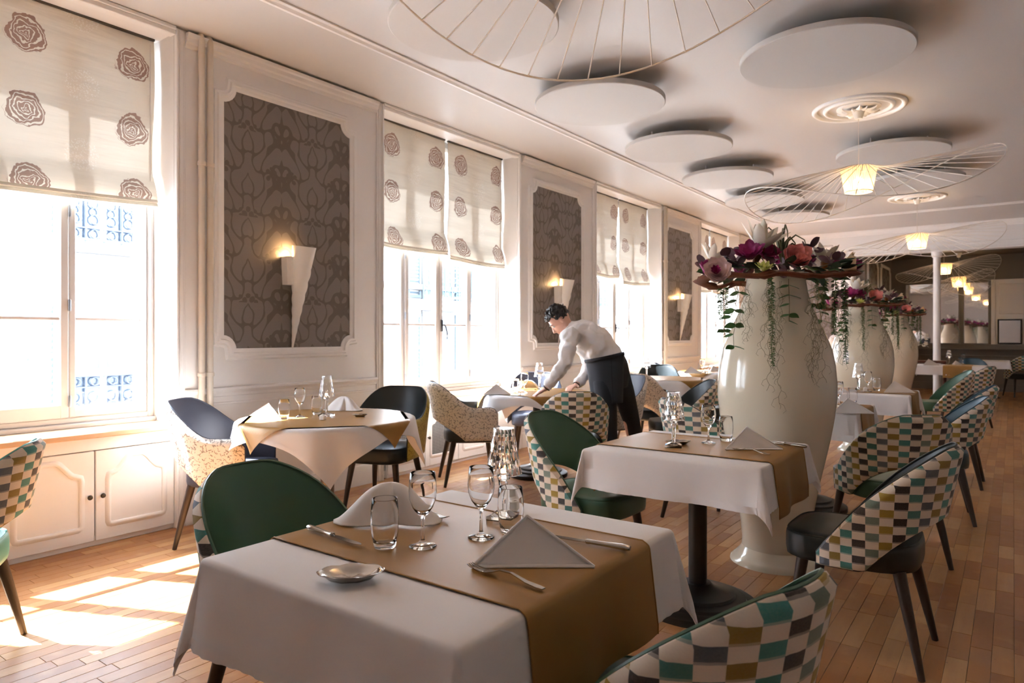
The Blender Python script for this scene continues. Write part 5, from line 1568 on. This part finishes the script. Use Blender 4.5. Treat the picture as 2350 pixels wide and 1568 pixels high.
# eyes, hair
for s_ in (-1, 1):
    MB().sphere(hp(.078, s_ * .032, .004), .0115, 12).build('eye', M['ceramic'], per, 180)
    MB().tube([hp(.09, s_ * .012, .024), hp(.092, s_ * .032, .03), hp(.078, s_ * .054, .022)], [.004, .005, .003], 6).build('eyebrow', M['hair'], per)
hm = MB(); rnd = random.Random(2)
for k in range(330):
    a = rnd.uniform(0, 2 * PI); z = rnd.uniform(-.35, 1); r = math.sqrt(1 - z * z) if abs(z) < 1 else 0
    f, s_, u = r * math.cos(a), r * math.sin(a), z
    if f > .35 and u < .42: continue
    if f > -.1 and u < .05: continue
    q = rnd.uniform(.94, 1.16) if u > .1 else rnd.uniform(.92, 1.03)
    c0 = hp(-.012 + f * .096 * q, s_ * .076 * q, .026 + u * .098 * q); ax1 = Vector((rnd.uniform(-1, 1), rnd.uniform(-1, 1), rnd.uniform(-1, 1))).normalized(); ax2 = ax1.orthogonal().normalized(); ax3 = ax1.cross(ax2); rr_ = rnd.uniform(.010, .016)
    hm.tube([c0 + (ax2 * math.cos(j * .9) + ax3 * math.sin(j * .9)) * rr_ + ax1 * .002 * j for j in range(7)], .0058, 6)
hm.sphere(hp(-.02, 0, .03), 1, 16, (.09, .076, .09), HM)
ho = hm.build('hair', M['hair'], per, 180); fuse(ho, .0042, 1, .3)
# shirt
sm = MB()
limb(sm, [(pp(1310, 750, 6.0), .062, .08), (pp(1318, 758, 6.0), .105, .165), (pp(1340, 772, 6.0), .145, .195), (pp(1364, 787, 6.0), .155, .185), (pp(1386, 813, 6.0), .150, .165), (pp(1396, 838, 6.0), .150, .165)], 24)
limb(sm, [(pp(1303, 746, 6.0), .054, .056), (pp(1313, 754, 6.0), .07, .085)])
for ch, k_ in ((NA, 1), (FA, 1)):
    q = [pp(*c) for c in ch]
    limb(sm, [(q[0] + (q[0] - q[1]) * .12, .05, .055), (q[0], .083, .078), (q[0].lerp(q[1], .35), .076, .072), (q[0].lerp(q[1], .75), .064, .062), (q[1], .062, .06), (q[1].lerp(q[2], .3), .056, .056), (q[1].lerp(q[2], .5), .058, .056), (q[1].lerp(q[2], .62), .046, .048), (q[1].lerp(q[2], .78), .046, .046), (q[1].lerp(q[2], .93), .038, .042)])
so = sm.build('shirt', M['shirt'], per, 180); fuse(so, .011, 3)
tx = bpy.data.textures.new('cloth_folds', 'CLOUDS'); tx.noise_scale = .085; tx.noise_depth = 2
dm = so.modifiers.new('folds', 'DISPLACE'); dm.texture = tx; dm.strength = .05; dm.mid_level = .5
# trousers
tm = MB()
limb(tm, [(pp(1391, 818, 6.0), .150, .165), (pp(1398, 840, 6.0), .165, .175), (pp(1403, 865, 6.0), .165, .18), (pp(1404, 890, 6.0), .135, .16)], 20)
limb(tm, [(pp(1386, 872, 5.93), .10, .10), (pp(1391, 915, 5.91), .094, .095), (pp(1397, 970, 5.90), .074, .08), (pp(1401, 1030, 5.9), .064, .068), (pp(1402, 1085, 5.9), .06, .062)])
limb(tm, [(pp(1419, 862, 6.07), .105, .10), (pp(1432, 905, 6.10), .098, .095), (pp(1449, 965, 6.13), .076, .08), (pp(1461, 1025, 6.15), .064, .068), (pp(1469, 1075, 6.17), .06, .062)])
to = tm.build('trousers', M['black_cloth'], per, 180); fuse(to, .011, 4)
# apron wrapped round the hips, open behind
def apf(a, b):
    ang = (a - .5) * 2 * math.radians(122); py = 815 + 106 * b
    tilt = 14 * (1 - b)
    front = [50, 48, 45, 39][min(3, int(b * 3))] + 0
    front = 50 - 11 * b
    r1 = front * PX + .012; r2 = .19 - .01 * b
    c = pp(1397 + 5 * b, py + tilt * math.cos(ang) * .9, 6.0)
    wob = .006 * math.sin(ang * 7 + b * 2) * b
    return c - RIGHT * (r1 + wob) * math.cos(ang) - FWD * (r2 + wob) * math.sin(ang)
ao = MB().grid(apf, 40, 14).build('apron', M['apron'], per, 180); m = ao.modifiers.new('thickness', 'SOLIDIFY'); m.thickness = .004
wb = [apf(k / 40, .0) + UP * -.008 for k in range(41)]
MB().tube(wb, .011, 8, flat=1.6).build('waistband', M['apron'], per, 60)
MB().tube([apf(.86, b / 6) for b in range(7)], .003, 6).build('apron_edge', M['black_cloth'], per)
for ch, (px, py, D) in ((NA, (1256, 888, 5.74)), (FA, (1324, 882, 6.13))):
    q = [pp(*c) for c in ch]; d = (q[2] - q[1]).normalized(); o_ = d.orthogonal().normalized(); c = q[2] + d * -.006
    MB().tube([c + (Matrix.Rotation(2 * PI * k / 20, 3, d) @ o_) * .031 for k in range(20)], .005, 6, closed=True).build('wrist_band', M['rubber'], per)
for (px, py, D) in ((1402, 1085, 5.9), (1469, 1075, 6.17)):
    a = pp(px, py, D); a.z = 0
    sh = MB(); fw = -RIGHT
    limb(sh, [(a - fw * .10 + UP * .035, .034, .032), (a - fw * .06 + UP * .05, .048, .04), (a + UP * .05, .05, .042), (a + fw * .08 + UP * .036, .036, .046), (a + fw * .15 + UP * .028, .027, .044), (a + fw * .185 + UP * .022, .018, .028)], 14)
    sh.build('shoe', M['rubber'], per, 60)
